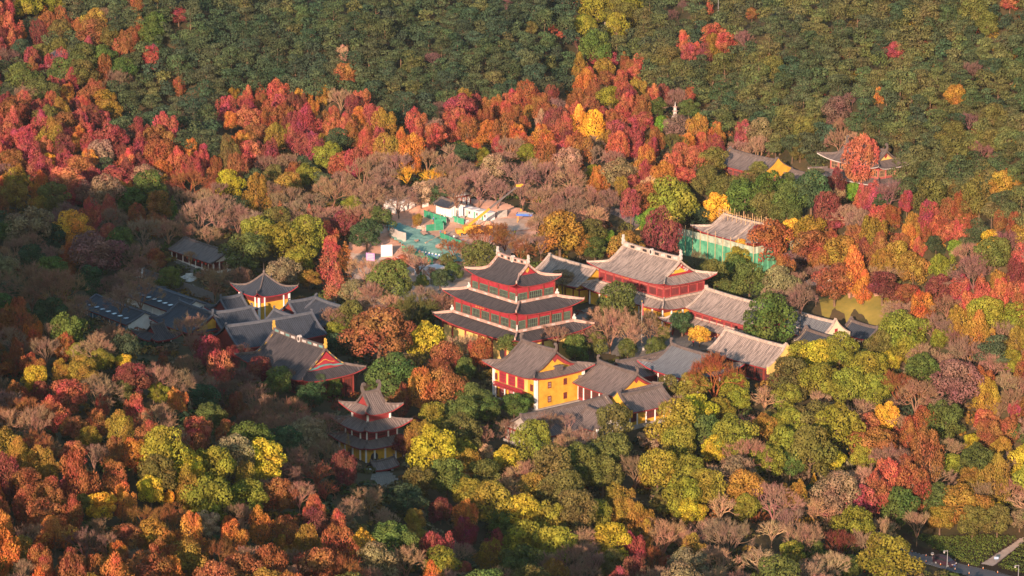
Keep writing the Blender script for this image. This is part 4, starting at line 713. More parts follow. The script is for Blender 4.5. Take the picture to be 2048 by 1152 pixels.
# flagpole, stupa, mast, shrine burner
def flagpole():
    p = gp(1283, 700); o = empty("flagpole", p); tag(o, "tall pale flagpole with furled red flag among leafless trees", "flagpole"); m = MB(); m.bar((0, 0, 0), (0, 0, 6), .14, .11, 8); m.bar((0, 0, 6), (0, 0, 12.4), .11, .07, 8); m.build("pole", M_CONC, o); MB().box((.22, 0, 10.4), (.18, .1, 1.5), 0, .6).build("flag", W_BRED, o); MB().bar((0, 0, 12.4), (0, 0, 12.7), .14, .05, 8).build("finial", R_GILT, o); MB().box((0, 0, .3), (.7, .7, .4)).build("base", S_STONE, o)
flagpole()
def stupa():
    p = gp(1350, 236); o = empty("white_stupa", p); o.scale = (.72, .72, .72); tag(o, "small white stone stupa shining on the wooded ridge", "stupa")
    m = MB(); m.bar((0, 0, -1), (0, 0, 1.0), 1.5, 1.3, 8); m.build("base", M_ROCK, o); MB().bar((0, 0, 1.0), (0, 0, 3.2), .9, .8, 8).build("body", R_WHITE, o); MB().bar((0, 0, 3.2), (0, 0, 3.5), 1.5, .8, 8).build("eave", R_PINK, o); MB().bar((0, 0, 3.5), (0, 0, 5.0), .75, .7, 8).build("upper_body", R_WHITE, o); MB().bar((0, 0, 5.0), (0, 0, 5.4), 1.2, .6, 8).build("eave", R_PINK, o); MB().bar((0, 0, 5.4), (0, 0, 7.4), .3, .06, 8).build("spire", R_WHITE, o)
stupa()
o = empty("radio_mast", gp(1436, 44)); tag(o, "thin pale mast with crossbar on the ridge", "mast"); MB().bar((0, 0, 0), (0, 0, 12), .12, .07, 6).build("pole", M_STEEL, o); MB().box((0, 0, 9.6), (.9, .06, .08)).build("crossbar", M_STEEL, o); MB().box((0, 0, 11), (.2, .15, .35)).build("aerial", R_WHITE, o)
c = gp(1346, 668); o = place("burner_pavilion", "small brown-roofed open pavilion by the corner of the double-eaved hall", "pavilion", c[:2], 0, RZ, 1.6, 1.6)
for x in (-1.4, 1.4):
    for y in (-1.4, 1.4): MB().box((x, y, 2.0), (.14, .14, 2.0)).build("post", W_DRED, o)
Roof(o, 2.4, 2.4, 4.0, 1.6, "pyramid", lift=.8, ext=.4, tiles=T_GREY, ridge=R_GREY, rs=.6)
# tea rows
def tea(i, a, b, label, grp):
    A, B = Vector(gp(*a)), Vector(gp(*b)); n = int((B - A).length / 1.1); rg = random.Random(i); pts = []; ws = []; hs = []
    for k in range(n + 1):
        p = A.lerp(B, k / n); p = Vector((p.x, p.y + .25 * math.sin(k * .35 + i), h1(p.x, p.y))); pts.append(p - A); ws.append(1.5 * rg.uniform(.85, 1.12)); hs.append(.85 * rg.uniform(.85, 1.12))
    L = [((p.x, p.y, .45 + p.z), (.72, w * .40, h * .70)) for p, w, h in zip(pts, ws, hs)]; V, T = leaves(L, n * 60, .13, np.random.default_rng(i)); o = obj("tea_row", quad_mesh("tea_row", V, T, M_LEAF)); o.location = A; o.color = (.105, .135, .025, 1); tag(o, label, "tea row", grp)
# ------------------------------------------------------------ tree prototypes (unit: crown half-width = 1, crown centre at z = 0)
def leaves(lobes, n, size, rng, up=0.25, flat=1.0, elong=1.0):
    "leaf-sized quads over the skins of overlapping lobes -> verts (4k,3), tone (k)"
    C = np.array([l[0] for l in lobes], float); Rr = np.array([l[1] for l in lobes], float)
    area = (Rr[:, 0] * Rr[:, 2]); cnt = np.maximum(8, (n * area / area.sum()).astype(int)); V = []; T = []
    for c, r, k in zip(C, Rr, cnt):
        d = rng.normal(size=(k, 3)); d += 0.35 * (c / (np.linalg.norm(c) + .2)) + np.array([0, 0, up]); d /= np.linalg.norm(d, axis=1)[:, None]
        p = c + d * r * (1 + rng.uniform(-.22, .10, (k, 1)))
        keep = np.ones(k, bool)
        for c2, r2 in zip(C, Rr):
            if c2 is not c: keep &= (((p - c2) / (r2 * .72)) ** 2).sum(1) > 1
        p, d = p[keep], d[keep]; k2 = len(p)
        nn = d / r; nn /= np.linalg.norm(nn, axis=1)[:, None]; nn = nn + rng.normal(size=(k2, 3)) * .36; nn /= np.linalg.norm(nn, axis=1)[:, None]
        t = np.cross(nn, rng.normal(size=(k2, 3))); t /= np.linalg.norm(t, axis=1)[:, None]; b = np.cross(nn, t)
        if elong > 1:  # upright sprays
            t = np.tile([0, 0, 1.0], (k2, 1)) + rng.normal(size=(k2, 3)) * .3; t /= np.linalg.norm(t, axis=1)[:, None]; b = np.cross(nn, t); b /= np.linalg.norm(b, axis=1)[:, None] + 1e-6
        s = size * rng.uniform(.6, 1.3, (k2, 1)); a1 = t * s * elong; a2 = b * s * flat
        V.append(np.stack([p - a1, p + a2 * .8, p + a1, p - a2 * .8], 1).reshape(-1, 3)); T.append(rng.uniform(.70, 1.25, k2) * rng.uniform(.78, 1.2))
    return np.concatenate(V), np.concatenate(T)
def quad_mesh(name, V, T, m, C=None):
    me = bpy.data.meshes.new(name); k = len(V) // 4
    me.vertices.add(len(V)); me.vertices.foreach_set("co", V.astype(np.float32).ravel())
    me.loops.add(4 * k); me.loops.foreach_set("vertex_index", np.arange(4 * k, dtype=np.int32))
    me.polygons.add(k); me.polygons.foreach_set("loop_start", np.arange(0, 4 * k, 4, dtype=np.int32)); me.polygons.foreach_set("loop_total", np.full(k, 4, dtype=np.int32))
    a = me.attributes.new("tone", 'FLOAT', 'FACE'); a.data.foreach_set("value", T.astype(np.float32))
    if C is not None:
        c = me.attributes.new("leafcol", 'FLOAT_COLOR', 'FACE'); c.data.foreach_set("color", C.astype(np.float32).ravel())
    me.materials.append(m); me.update(calc_edges=True); me.validate(); return me
def broad(seed, n=6300, h=1.02):
    rng = np.random.default_rng(seed); L = [((0, 0, 0), (.55, .55, .5 * h))]; m = int(rng.integers(22, 32))
    for i in range(m):
        z = rng.uniform(-.55, 1.0); t = i * 2.4 + rng.uniform(-.4, .4); rad = math.sqrt(max(0, 1 - z * z)) * rng.uniform(.5, .82); r = rng.uniform(.18, .33)
        L.append(((rad * math.cos(t), rad * math.sin(t), z * h * .68), (r, r, r * .82)))
    return leaves(L, n, .038, rng)
def upright(seed, n=5600, h=1.28):
    rng = np.random.default_rng(seed); L = [((0, 0, -.1 * h), (.5, .5, .62 * h))]
    for i in range(int(rng.integers(15, 22))):
        t = i * 2.4 + rng.uniform(-.5, .5); z = rng.uniform(-.7, .95); w = (1 - max(0, z) ** 1.6 * .85) * (1 - max(0, -z) * .45)
        rad = w * rng.uniform(.35, .74); r = rng.uniform(.16, .30); L.append(((rad * math.cos(t), rad * math.sin(t), z * h * .72), (r, r, r * rng.uniform(1.4, 2.3))))
    return leaves(L, n, .038, rng, .2, .7, 1.35)
def cone(seed, n=1900, h=2.6):
    rng = np.random.default_rng(seed); L = []
    for i in range(30):
        f = i / 29; z = (-.85 + 1.8 * f) * h * .55; rad = (1 - f) ** .8 * .72 * rng.uniform(.75, 1.1); t = i * 2.4; r = .12 + .26 * (1 - f)
        L.append(((rad * math.cos(t), rad * math.sin(t), z), (r, r, r * .9)))
    L.append(((0, 0, -.1 * h), (.4, .4, .42 * h))); L.append(((0, 0, .44 * h), (.12, .12, .16 * h)))
    return leaves(L, n, .06, rng, .1, .6, 1.2)
def pine(seed, n=3200, h=.85):
    rng = np.random.default_rng(seed); L = []
    for i in range(int(rng.integers(12, 17))):
        z = rng.uniform(-.6, 1.0); t = i * 2.4 + rng.uniform(-.4, .4); rad = math.sqrt(max(0.02, 1 - (z * .9) ** 2)) * rng.uniform(.25, .66); r = rng.uniform(.30, .46)
        L.append(((rad * math.cos(t), rad * math.sin(t), z * h * .62), (r, r, r * .42)))
    L.append(((0, 0, -.1), (.5, .5, .3)))
    return leaves(L, n, .046 if n > 1500 else .078, rng, .45, .8)
def column(seed, n=900): return cone(seed, n, 5.0)
def twig_tree(seed, spread=1.0, h=1.35, n_tw=2600, thick=1.0, leafy=0):
    "bare tree: limbs as tapered prisms, fine twigs as thin blades"
    rng = np.random.default_rng(seed); seg = []; tips = []
    def grow(p, d, ln, r, lev):
        q = p + d * ln; seg.append((p, q, r, r * .72))
        if lev == 0: tips.append((q, d)); return
        for _ in range(3 if lev > 1 else 2):
            e = d + rng.normal(size=3) * .42 * spread; e[2] += .12; e /= np.linalg.norm(e); grow(q, e, ln * rng.uniform(.66, .9), r * .6, lev - 1)
    base = np.array([0, 0, -1.0 * h]); top = np.array([0, 0, -.62 * h])
    for i in range(5):
        t = i * 2 * math.pi / 5 + rng.uniform(-.4, .4); a = rng.uniform(.25, .75) * spread; d = np.array([math.cos(t) * a, math.sin(t) * a, 1.0]); d /= np.linalg.norm(d)
        grow(top, d, .44, .035 * thick, 4)
    E = np.array([s[1] for s in seg]); sx = 1.0 / max(.3, np.percentile(np.abs(E[:, :2]), 97)); sz = .95 * h / (np.percentile(E[:, 2], 98) + .62 * h) if h else 1
    sc = np.array([sx, sx, 1.0]); zf = (.52 * h + .62 * h) / (np.percentile(E[:, 2], 99) + .62 * h)
    def tr(p): p = p * sc; return np.array([p[0], p[1], -.62 * h + (p[2] + .62 * h) * zf])
    V = []
    def blade(a, b, w0, w1, k=2):
        d = b - a; u = np.cross(d, rng.normal(size=3)); u /= np.linalg.norm(u) + 1e-9
        for j in range(k):
            if j: u = np.cross(d, u); u /= np.linalg.norm(u) + 1e-9
            V.append([a - u * w0, a + u * w0, b + u * w1, b - u * w1])
    for a, b, r0, r1 in seg: blade(tr(a), tr(b), max(r0, .006), max(r1, .005), 2 if r0 > .01 else 1)
    for i in range(n_tw):
        q, d = tips[int(rng.integers(len(tips)))]; q = tr(q) + rng.normal(size=3) * .02; e = d + rng.normal(size=3) * .55; e[2] += .3; e /= np.linalg.norm(e)
        blade(q - e * .06, q + e * rng.uniform(.08, .2), .0055, .002, 1)
    V = np.array(V).reshape(-1, 3); T = rng.uniform(.75, 1.2, len(V) // 4); return V, T
def trunk_mb(h0, h1, r, limbs, rng):
    m = MB(); m.bar((0, 0, h0), (rng.uniform(-.05, .05), 0, (h0 + h1) / 2), r, r * .78, 7); m.bar((0, 0, (h0 + h1) / 2 - .02), (0, 0, h1), r * .78, r * .45, 7)
    for i in range(limbs):
        t = i * 2.4 + rng.uniform(-.3, .3); z = h0 + (h1 - h0) * rng.uniform(.45, .85); a = rng.uniform(.3, .55); m.bar((0, 0, z), (math.cos(t) * a, math.sin(t) * a, z + rng.uniform(.25, .5)), r * .4, r * .15, 5)
    return m
PROTO = {}
def mk(kind, fn, seeds, h0, h1, r, limbs, m=None):
    out = []
    for s in seeds:
        V, T = fn(s); cm = quad_mesh("crown", V, T, m or M_LEAF); rng = random.Random(s)
        t = trunk_mb(h0, h1, r, limbs, rng); me = bpy.data.meshes.new("trunk"); me.from_pydata(t.v, [], t.f); me.materials.append(M_BARK); out.append((cm, me, V, T))
    PROTO[kind] = out
# crown centre z = 0; trunk reaches down to z = h0 (in crown half-widths)
mk("C", broad, range(1, 7), -1.35, .1, .075, 5)
mk("M", upright, range(11, 17), -1.75, .5, .065, 5)
mk("K", cone, range(21, 24), -1.9, 1.2, .06, 0)
mk("T", column, range(25, 26), -3.0, 2.0, .06, 0)
mk("P", pine, range(31, 37), -1.4, .2, .05, 4)
mk("B", twig_tree, range(41, 46), -1.5, -.8, .05, 0)
mk("U", lambda s: twig_tree(s, .6, 1.7, 1800, 1.2), range(51, 54), -1.9, -1.0, .05, 0)   # narrow upright bare tree
mk("W", lambda s: twig_tree(s, 1.1, 1.2, 520, 2.0), range(55, 58), -1.35, -.7, .05, 0)     # few twigs, pale limbs
FOOT = {"C": 1.18, "M": 1.5, "K": 1.9, "T": 3.0, "P": 1.4, "B": 1.35, "U": 1.75, "W": 1.3}
NAME = {"C": "camphor_tree", "CA": "russet_tree", "M": "maple_tree", "MG": "golden_tree", "K": "conifer_tree", "T": "columnar_tree", "P": "evergreen_tree", "B": "bare_tree", "U": "slender_bare_tree", "W": "pale_bare_tree"}
KIND = {"C": "broad rounded tree", "M": "upright leafy tree", "K": "pointed conifer", "T": "thin column-shaped tree", "P": "evergreen", "B": "fine-twigged leafless tree", "U": "slender leafless tree", "W": "open pale-limbed leafless tree"}
COLR = {"crimson": ((.31, .058, .062), "crimson"), "coral": ((.42, .105, .064), "coral red"), "orange": ((.46, .155, .04), "orange"), "gold": ((.29, .165, .032), "golden brown"), "amber": ((.66, .34, .04), "amber"),
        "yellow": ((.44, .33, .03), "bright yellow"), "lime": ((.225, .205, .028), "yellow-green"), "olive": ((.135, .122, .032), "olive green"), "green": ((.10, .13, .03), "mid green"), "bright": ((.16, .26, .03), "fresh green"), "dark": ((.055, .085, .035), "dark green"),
        "rust": ((.265, .092, .038), "rust brown"), "maroon": ((.19, .05, .042), "maroon"), "brown": ((.30, .17, .11), "greyish brown"), "purple": ((.21, .105, .09), "purplish brown"), "tan": ((.40, .235, .14), "tan"), "pink": ((.31, .18, .125), "pinkish brown"), "bush": ((.23, .17, .09), "drab brown"),
        "pine": ((.078, .100, .042), "dull green"), "pineo": ((.125, .128, .044), "olive green"), "pined": ((.054, .083, .042), "bluish green")}
TREES = []      # (px, py, r, kind, colour, hand-placed)
HAND = """
556 768 28 C green|620 792 28 C dark|585 758 20 B brown|520 742 26 C maroon|668 776 18 C green|640 762 14 C dark|1700 1140 22 C green|818 508 18 B brown|905 497 22 B rust|932 503 20 B brown|862 545 18 W tan|945 512 22 B pink|800 530 18 C coral|760 560 20 B tan|708 585 26 C bush|1000 460 18 B rust|1125 560 20 C bush|1290 640 24 B brown|1200 625 22 B tan|1150 700 26 C green|1190 690 22 C olive|1255 700 20 C green|1310 700 20 C green|
76 69 22 M maroon|357 33 17 C crimson|87 28 11 M orange|45 69 12 M orange|187 69 28 C rust|231 97 13 K coral|194 167 16 M rust|205 246 20 C crimson|49 275 31 M crimson|82 104 17 C olive|42 100 17 C pined|104 208 19 M coral|135 188 18 M orange|164 205 18 M coral|458 373 27 C yellow|281 305 25 M crimson|382 302 17 M orange|347 302 20 C rust|385 333 23 M crimson|378 368 36 B rust|83 344 26 C crimson|359 174 15 M rust|465 187 14 M gold|462 241 17 M orange|52 10 30 C lime|111 7 22 C lime|14 28 22 M crimson
153 288 16 M orange|97 326 18 C amber|458 310 26 M olive|432 330 15 M rust|492 330 15 C maroon|258 403 28 C green|317 412 28 C gold|346 414 14 K bright|435 424 40 B pink|396 436 34 B pink|475 440 30 B brown|512 393 32 M gold|560 422 13 K coral|619 428 12 K coral|497 241 26 C coral|554 270 30 M gold|590 280 26 M crimson|617 258 29 M crimson|625 213 16 M orange|648 192 17 M gold|681 199 22 B tan|719 234 18 M orange|769 253 28 M gold|733 288 21 M coral|677 284 24 C dark|646 284 13 M gold|656 313 26 C lime|685 334 26 C rust|615 355 24 C lime|548 353 20 C olive|727 345 32 B brown|665 384 34 B brown|744 388 30 B brown
813 350 22 W amber|865 350 22 W amber|804 280 16 M orange|833 254 24 M coral|872 275 24 C coral|935 262 26 M rust|896 234 15 M coral|952 226 14 M crimson|978 267 23 M orange|1013 221 17 M coral|1059 210 13 M orange|1059 224 13 M gold|996 291 15 M crimson|1050 288 17 M coral|1083 276 24 M orange|1093 252 12 M crimson|1156 252 24 M amber|1187 252 24 M amber|1046 252 16 M rust|930 308 20 C dark|1055 309 20 C lime|965 312 14 C lime|958 370 36 B pink|855 320 24 B pink|1040 355 34 B pink|1093 352 30 B pink|1143 358 32 B pink|1134 324 28 C tan|985 340 26 C tan|1010 318 22 B pink|900 300 17 W tan|1190 370 18 M orange|1185 345 14 C lime|1083 245 15 M tan
1296 182 11 M coral|1380 187 16 M coral|1220 198 26 C lime|1202 228 13 C crimson|1243 230 20 M coral|1283 248 21 C crimson|1315 217 18 C green|1378 219 20 C green|1354 256 24 C purple|1324 252 16 C bright|1215 282 17 M gold|1274 304 17 C crimson|1185 310 22 B pink|1226 319 20 B pink|1306 298 15 M crimson|1345 289 22 U olive|1404 285 16 M coral|1434 270 19 M orange|1484 269 21 M crimson|1391 322 26 C coral|1198 360 22 M orange|1263 367 14 C crimson|1243 375 17 M gold|1302 373 18 C tan|1332 373 16 M coral|1373 358 20 C coral|1415 366 30 C olive|1462 384 28 C olive|1500 368 26 C olive|1518 340 17 C olive|1436 388 24 C green|1363 393 22 C lime
1723 322 40 M coral|1600 306 18 C olive|1573 352 14 C green|1576 366 17 C green|1653 423 34 M maroon|1722 401 18 M coral|1814 404 19 M crimson|1787 428 18 M rust|1763 404 17 C dark|1746 462 34 M gold|1685 510 38 C gold|1673 445 15 C crimson|1831 447 26 M gold|1852 465 17 M rust|1838 496 15 M coral|1911 467 23 C coral|1872 494 20 C dark|1911 498 18 C bright|2001 443 19 M rust|1979 488 22 C amber|1990 512 34 C olive|1882 530 28 M lime|1826 542 30 C gold|1948 545 42 B purple|1765 575 32 C maroon|1816 593 24 C rust|1880 581 27 C maroon|1938 603 22 M coral|1999 588 24 M coral|1843 625 30 M orange|1894 612 26 B brown|1972 630 36 C lime|2023 482 26 B purple|2035 579 24 M coral
1809 664 42 C lime|1640 715 34 C yellow|1680 706 34 C lime|1760 695 26 C olive|1780 724 22 C yellow|1880 680 20 C lime|1812 705 26 C lime|1843 742 34 C green|1918 678 24 B purple|1940 715 42 B brown|1914 770 48 C purple|1974 797 30 M gold|2011 765 25 B tan|1831 792 38 B brown|2023 724 22 C lime|1697 778 36 C lime|1751 785 34 C lime|1636 800 26 W tan|1892 846 40 C green|1734 853 26 C coral|1772 836 28 M amber|1815 870 26 M rust|1848 850 30 M rust|1673 865 46 C lime|1967 842 22 C coral|2013 858 28 M rust|1943 887 18 C yellow|2033 819 17 M crimson|2030 870 22 C green
1825 974 42 M rust|1719 1008 32 C crimson|1800 1018 36 C green|1692 955 11 C amber|1628 958 8 K amber|1528 861 30 C gold|1539 924 34 C lime|1669 922 22 C yellow|1630 1016 32 W tan|1660 1030 30 W tan|1439 1013 30 W tan|1494 1019 26 C lime|1544 1060 28 W tan|1455 1078 44 B pink|1764 1062 26 B tan|1580 930 28 C green|1603 872 13 C maroon|1428 902 26 C yellow|1728 922 24 C lime|1478 800 26 C lime|1440 822 24 C lime|1572 797 28 C lime|1540 840 20 C olive
1228 858 40 C olive|1300 879 20 C tan|1067 888 42 C lime|972 907 17 C tan|1011 924 26 C yellow|925 902 26 C lime|969 955 34 C olive|1067 982 32 C gold|1206 950 38 C olive|1289 960 13 M amber|1358 893 34 C lime|1372 950 34 C lime|1250 1026 28 C gold|1194 1032 28 C lime|1100 1038 36 C lime|936 1062 24 M maroon|994 1090 24 M crimson|1005 1046 30 C green|1219 1088 40 C yellow|1322 1010 20 C olive|1383 1026 28 C yellow|1325 1076 40 B tan|1017 860 22 B brown|967 874 24 B brown|1094 848 26 U brown|1135 850 24 U pink
526 928 48 C yellow|559 996 34 C rust|627 1020 24 M coral|632 946 32 W coral|691 938 32 M maroon|868 908 48 C yellow|843 965 34 C olive|815 1004 34 C dark|931 987 30 C lime|881 1024 22 C maroon|929 1066 24 M crimson|726 1090 34 M amber|615 1090 36 M gold|564 1095 24 M gold|521 1058 32 M orange|672 1060 26 M coral|769 1042 24 B tan|830 1042 20 C gold|830 1080 24 C gold|812 1126 36 B brown|881 1130 34 C lime|929 1136 14 C coral|696 882 7 T amber|805 893 22 C maroon|650 980 24 W coral|738 1000 30 B brown|700 1020 30 B pink
421 946 46 C lime|418 1006 46 C lime|302 984 28 C yellow|203 1017 28 C amber|147 911 28 C coral|137 984 24 C crimson|182 974 16 M maroon|41 916 30 M gold|81 923 28 M gold|228 911 28 M rust|266 908 30 M orange|228 961 28 M rust|51 974 38 C rust|122 1014 13 C amber|165 1015 22 C olive|337 999 15 M amber|51 1022 30 M rust|109 1074 38 C orange|43 1105 28 C gold|172 1090 30 U purple|253 1077 30 C rust|309 1080 34 C gold|279 1037 30 B rust|342 1044 36 B rust|362 1093 14 C orange|395 1098 18 M coral|431 1121 40 B rust|416 1050 26 C tan|456 1055 20 M orange|393 873 28 C coral|8 1134 24 C lime|431 1090 20 C dark|100 940 24 M gold
68 669 26 M orange|21 678 26 B tan|91 702 30 B pink|122 746 22 M gold|164 746 28 C gold|156 710 22 C lime|203 725 24 C lime|247 725 17 C amber|70 764 28 C yellow|10 740 15 C orange|135 798 38 C coral|247 790 24 C olive|315 788 22 C lime|357 803 26 M orange|206 811 18 M coral|273 829 30 M coral|240 858 30 M gold|391 868 30 C coral|453 868 24 M rust|21 850 34 B tan|73 850 36 U pink|328 730 17 M rust|414 704 32 M crimson|463 716 22 M crimson|422 835 28 C green|359 845 26 C dark|474 811 24 M rust|150 860 26 C rust|180 880 24 C gold
758 674 62 C rust|853 688 38 C yellow|837 722 28 W olive|783 760 52 C green|889 782 40 C rust|959 699 30 M rust|700 641 32 C olive|668 665 22 C lime|673 697 28 C dark|930 742 22 C green|943 796 30 C green|803 805 24 M rust|867 841 32 C lime|921 828 32 C green|975 819 28 C green|713 742 17 U tan|826 625 40 B olive|853 640 26 C dark|880 616 34 B brown|1028 812 26 C green|1051 806 18 C green|1018 690 22 C green|617 657 20 C coral
1220 655 40 B tan|1180 665 34 B brown|1262 665 36 B tan|1300 660 26 B brown|1110 672 26 B brown|1235 614 42 C green|1365 646 24 C dark|1399 672 20 C amber|1325 674 17 C olive|1539 648 50 C green|1430 752 48 B rust|1386 778 32 C lime|1336 780 24 C olive|1466 778 30 C lime|1580 762 42 C olive|1604 720 34 C lime|1322 482 44 M maroon|1342 411 44 C lime|1301 447 24 C bright|1434 420 28 C amber|1584 463 25 C amber|1539 490 44 C rust|1476 522 26 C lime|1483 490 12 C amber|1596 522 26 C purple|1400 436 22 C dark|1490 400 38 C green|1445 385 30 C olive|1573 430 30 C green|1705 388 18 C bright|1424 552 28 C olive|1470 540 24 C green|1450 585 24 C green|1285 548 1 C green|1395 520 18 B bush|1120 470 44 C gold|1160 490 26 C gold
1190 500 24 C green|1215 478 18 C bright|1040 500 22 B rust|1010 480 26 B rust|740 393 30 B brown|797 399 30 B pink|842 387 26 C tan|877 393 22 C dark|834 438 11 M gold|758 442 28 C green|733 469 30 C dark|690 449 26 C maroon|705 411 18 C lime|895 526 17 C olive|963 518 36 C olive|836 528 24 W brown|778 544 22 C coral|729 542 26 B tan|782 568 40 C green|844 567 15 C lime|969 479 34 B rust|880 560 20 C dark|905 545 18 C green
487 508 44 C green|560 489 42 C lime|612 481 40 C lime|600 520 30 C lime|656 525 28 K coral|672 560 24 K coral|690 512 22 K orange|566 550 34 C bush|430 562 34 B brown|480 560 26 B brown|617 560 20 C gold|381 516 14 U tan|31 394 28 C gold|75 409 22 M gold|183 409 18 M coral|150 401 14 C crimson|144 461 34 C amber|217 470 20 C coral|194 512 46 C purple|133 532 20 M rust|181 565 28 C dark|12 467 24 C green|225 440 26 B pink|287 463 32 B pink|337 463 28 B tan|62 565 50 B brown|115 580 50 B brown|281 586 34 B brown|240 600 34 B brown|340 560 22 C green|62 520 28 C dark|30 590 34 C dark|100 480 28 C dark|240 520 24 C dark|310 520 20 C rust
1773 1123 56 C lime|1989 1021 21 C yellow|1929 1016 42 C gold|1946 1046 30 C olive|1995 1044 28 C olive|1880 1040 28 C gold|2040 1040 22 C bush|1223 1130 26 C olive|1337 1135 22 C coral|1305 1120 30 B rust|1584 1112 28 C lime|1625 1106 24 C green|1674 1088 34 B maroon|1475 1135 20 C olive|1700 1135 24 C green|2020 980 26 B tan|2010 930 26 B brown|1940 960 26 C gold|1900 930 24 C lime
1143 186 12 C gold|1207 140 20 C gold|1213 160 18 C rust|1186 122 15 C crimson|1250 128 15 M rust|1262 140 15 M rust|1265 150 16 C coral|1220 120 18 C crimson|1170 60 22 C lime|1195 22 34 C lime|1170 50 18 C lime|1107 58 10 C coral|1122 70 8 C coral|1061 58 15 C olive|1155 85 13 B purple|1170 80 8 C yellow|1367 82 15 M coral|1379 108 18 C crimson|1392 92 10 M coral|1418 16 11 M coral|1366 10 12 B purple|1345 30 12 B purple|1788 106 18 C crimson|1757 193 13 M orange|1705 195 13 B purple|1675 228 28 C purple|1975 50 22 C olive|1910 195 22 C gold|2020 6 20 C coral|684 108 13 M tan|1504 30 13 C rust
"""
OR = ["first", "second", "third", "fourth", "fifth", "sixth", "seventh", "eighth", "ninth", "tenth", "eleventh", "twelfth", "thirteenth"]
for i in range(9):
    t = i / 8; tea(i, (1822 + 72 * t, 1070 + 42 * t), (2026 - 74 * t, 1080 + 52 * t), f"clipped tea row left of the dirt path, {OR[i]} from the back", "tea rows left of the dirt path")
for i in range(7):
    t = i / 6; tea(40 + i, (2052 - 50 * t, 1086 + 50 * t), (2110, 1092 + 66 * t), f"clipped tea row right of the dirt path, {OR[i]} from the back", "tea rows right of the dirt path")
# car
def car():
    p = gp(1889, 1131); q = gp(1915, 1138); o = empty("parked_car", (p[0], p[1], p[2] + .12), math.atan2(q[1] - p[1], q[0] - p[0])); tag(o, "dark people carrier driving along the road beside the tea field", "car")
    pr = [(-2.45, .35), (-2.5, .9), (-2.42, 1.35), (-2.2, 1.78), (-1.2, 1.88), (.5, 1.85), (1.0, 1.55), (1.5, 1.15), (2.3, .98), (2.5, .75), (2.48, .35)]; m = MB(); W2 = .92
    def w(z): return W2 if z < 1.1 else W2 - (z - 1.1) * .28
    A = [(x, -w(z), z) for x, z in pr]; B = [(x, w(z), z) for x, z in pr]; m.poly(A); m.poly(B[::-1])
    for i in range(len(pr)): j = (i + 1) % len(pr); m.poly([A[j], A[i], B[i], B[j]])
    m.build("body", M_BLK, o)
    for s in (-1, 1):
        k = MB(); a = [(x, s * (w(z) + .012), z) for x, z in ((-2.15, 1.15), (-2.0, 1.68), (-.2, 1.72), (.45, 1.68), (1.15, 1.18))]; k.poly(a if s < 0 else a[::-1]); k.build("side_window", M_GLS, o)
        for x in (-1.55, 1.6): wl = MB().bar((x, s * .80, .36), (x, s * .95, .36), .36, .36, 18).build("wheel", M_RUB, o); MB().bar((x, s * .9, .36), (x, s * .97, .36), .2, .2, 12).build("rim", M_STEEL, wl)
        MB().box((2.4, s * .68, .82), (.10, .18, .09)).build("headlight", R_WHITE, o); MB().box((-2.48, s * .75, 1.15), (.04, .12, .2)).build("tail_light", W_BRED, o); MB().box((.95, s * 1.02, 1.2), (.09, .10, .07)).build("wing_mirror", M_BLK, o)
    k = MB(); k.poly([(1.05, -.76, 1.54), (1.5, -.86, 1.19), (1.5, .86, 1.19), (1.05, .76, 1.54)]); k.v = [(x + .03, y, z + .02) for x, y, z in k.v]; k.build("windscreen", M_GLS, o); MB().box((2.52, 0, .5), (.02, .28, .07)).build("number_plate", M_BLUE, o); MB().box((2.5, 0, .75), (.03, .4, .08)).build("grille", M_STEEL, o)
car()
def lamp(px, py, label):
    o = empty("street_lamp", gp(px, py)); tag(o, label, "street lamp", "street lamps"); m = MB(); m.bar((0, 0, 0), (0, 0, 3.0), .09, .08, 8); m.bar((0, 0, 3.0), (0, 0, 3.9), .07, .06, 8); m.build("pole", M_STEEL, o); MB().box((-.4, 0, 3.75), (.42, .05, .05)).build("arm", M_STEEL, o); h = MB(); h.bar((-.7, 0, 3.7), (-.7, 0, 3.5), .22, .20, 10); h.build("lamp_head", M_STEEL, o); MB().bar((-.7, 0, 3.5), (-.7, 0, 3.3), .14, .17, 10).build("lamp_shade", R_WHITE, o); MB().box((0, 0, .15), (.16, .16, .15)).build("base", M_STEEL, o)
lamp(1894, 1136, "pale lantern post standing in front of the dark car"); lamp(2036, 1166, "pale lantern post at the bottom right corner")
for k, (px, py) in enumerate(((1824, 1108), (1852, 1116), (1852, 1128), (1881, 1134), (1910, 1126), (1937, 1136), (1910, 1144), (1966, 1142), (1938, 1152), (1995, 1150))):
    o = empty("road_bollard", gp(px, py)); side = "far" if (px, py) in ((1824, 1108), (1852, 1116), (1910, 1126), (1937, 1136), (1966, 1142), (1995, 1150)) else "near"; n = {0: "first", 1: "second", 4: "third", 5: "fourth", 7: "fifth", 9: "sixth", 2: "first", 3: "second", 6: "third", 8: "fourth"}[k]
    tag(o, f"orange banded road bollard, {n} from left on the {side} edge of the road", "bollard", "road bollards"); MB().bar((0, 0, 0), (0, 0, .5), .07, .07, 8).build("post", M_BLK, o); MB().bar((0, 0, .5), (0, 0, .72), .085, .085, 8).build("band", M_ORG, o); MB().bar((0, 0, .72), (0, 0, .9), .085, .06, 8).build("cap", R_WHITE, o)
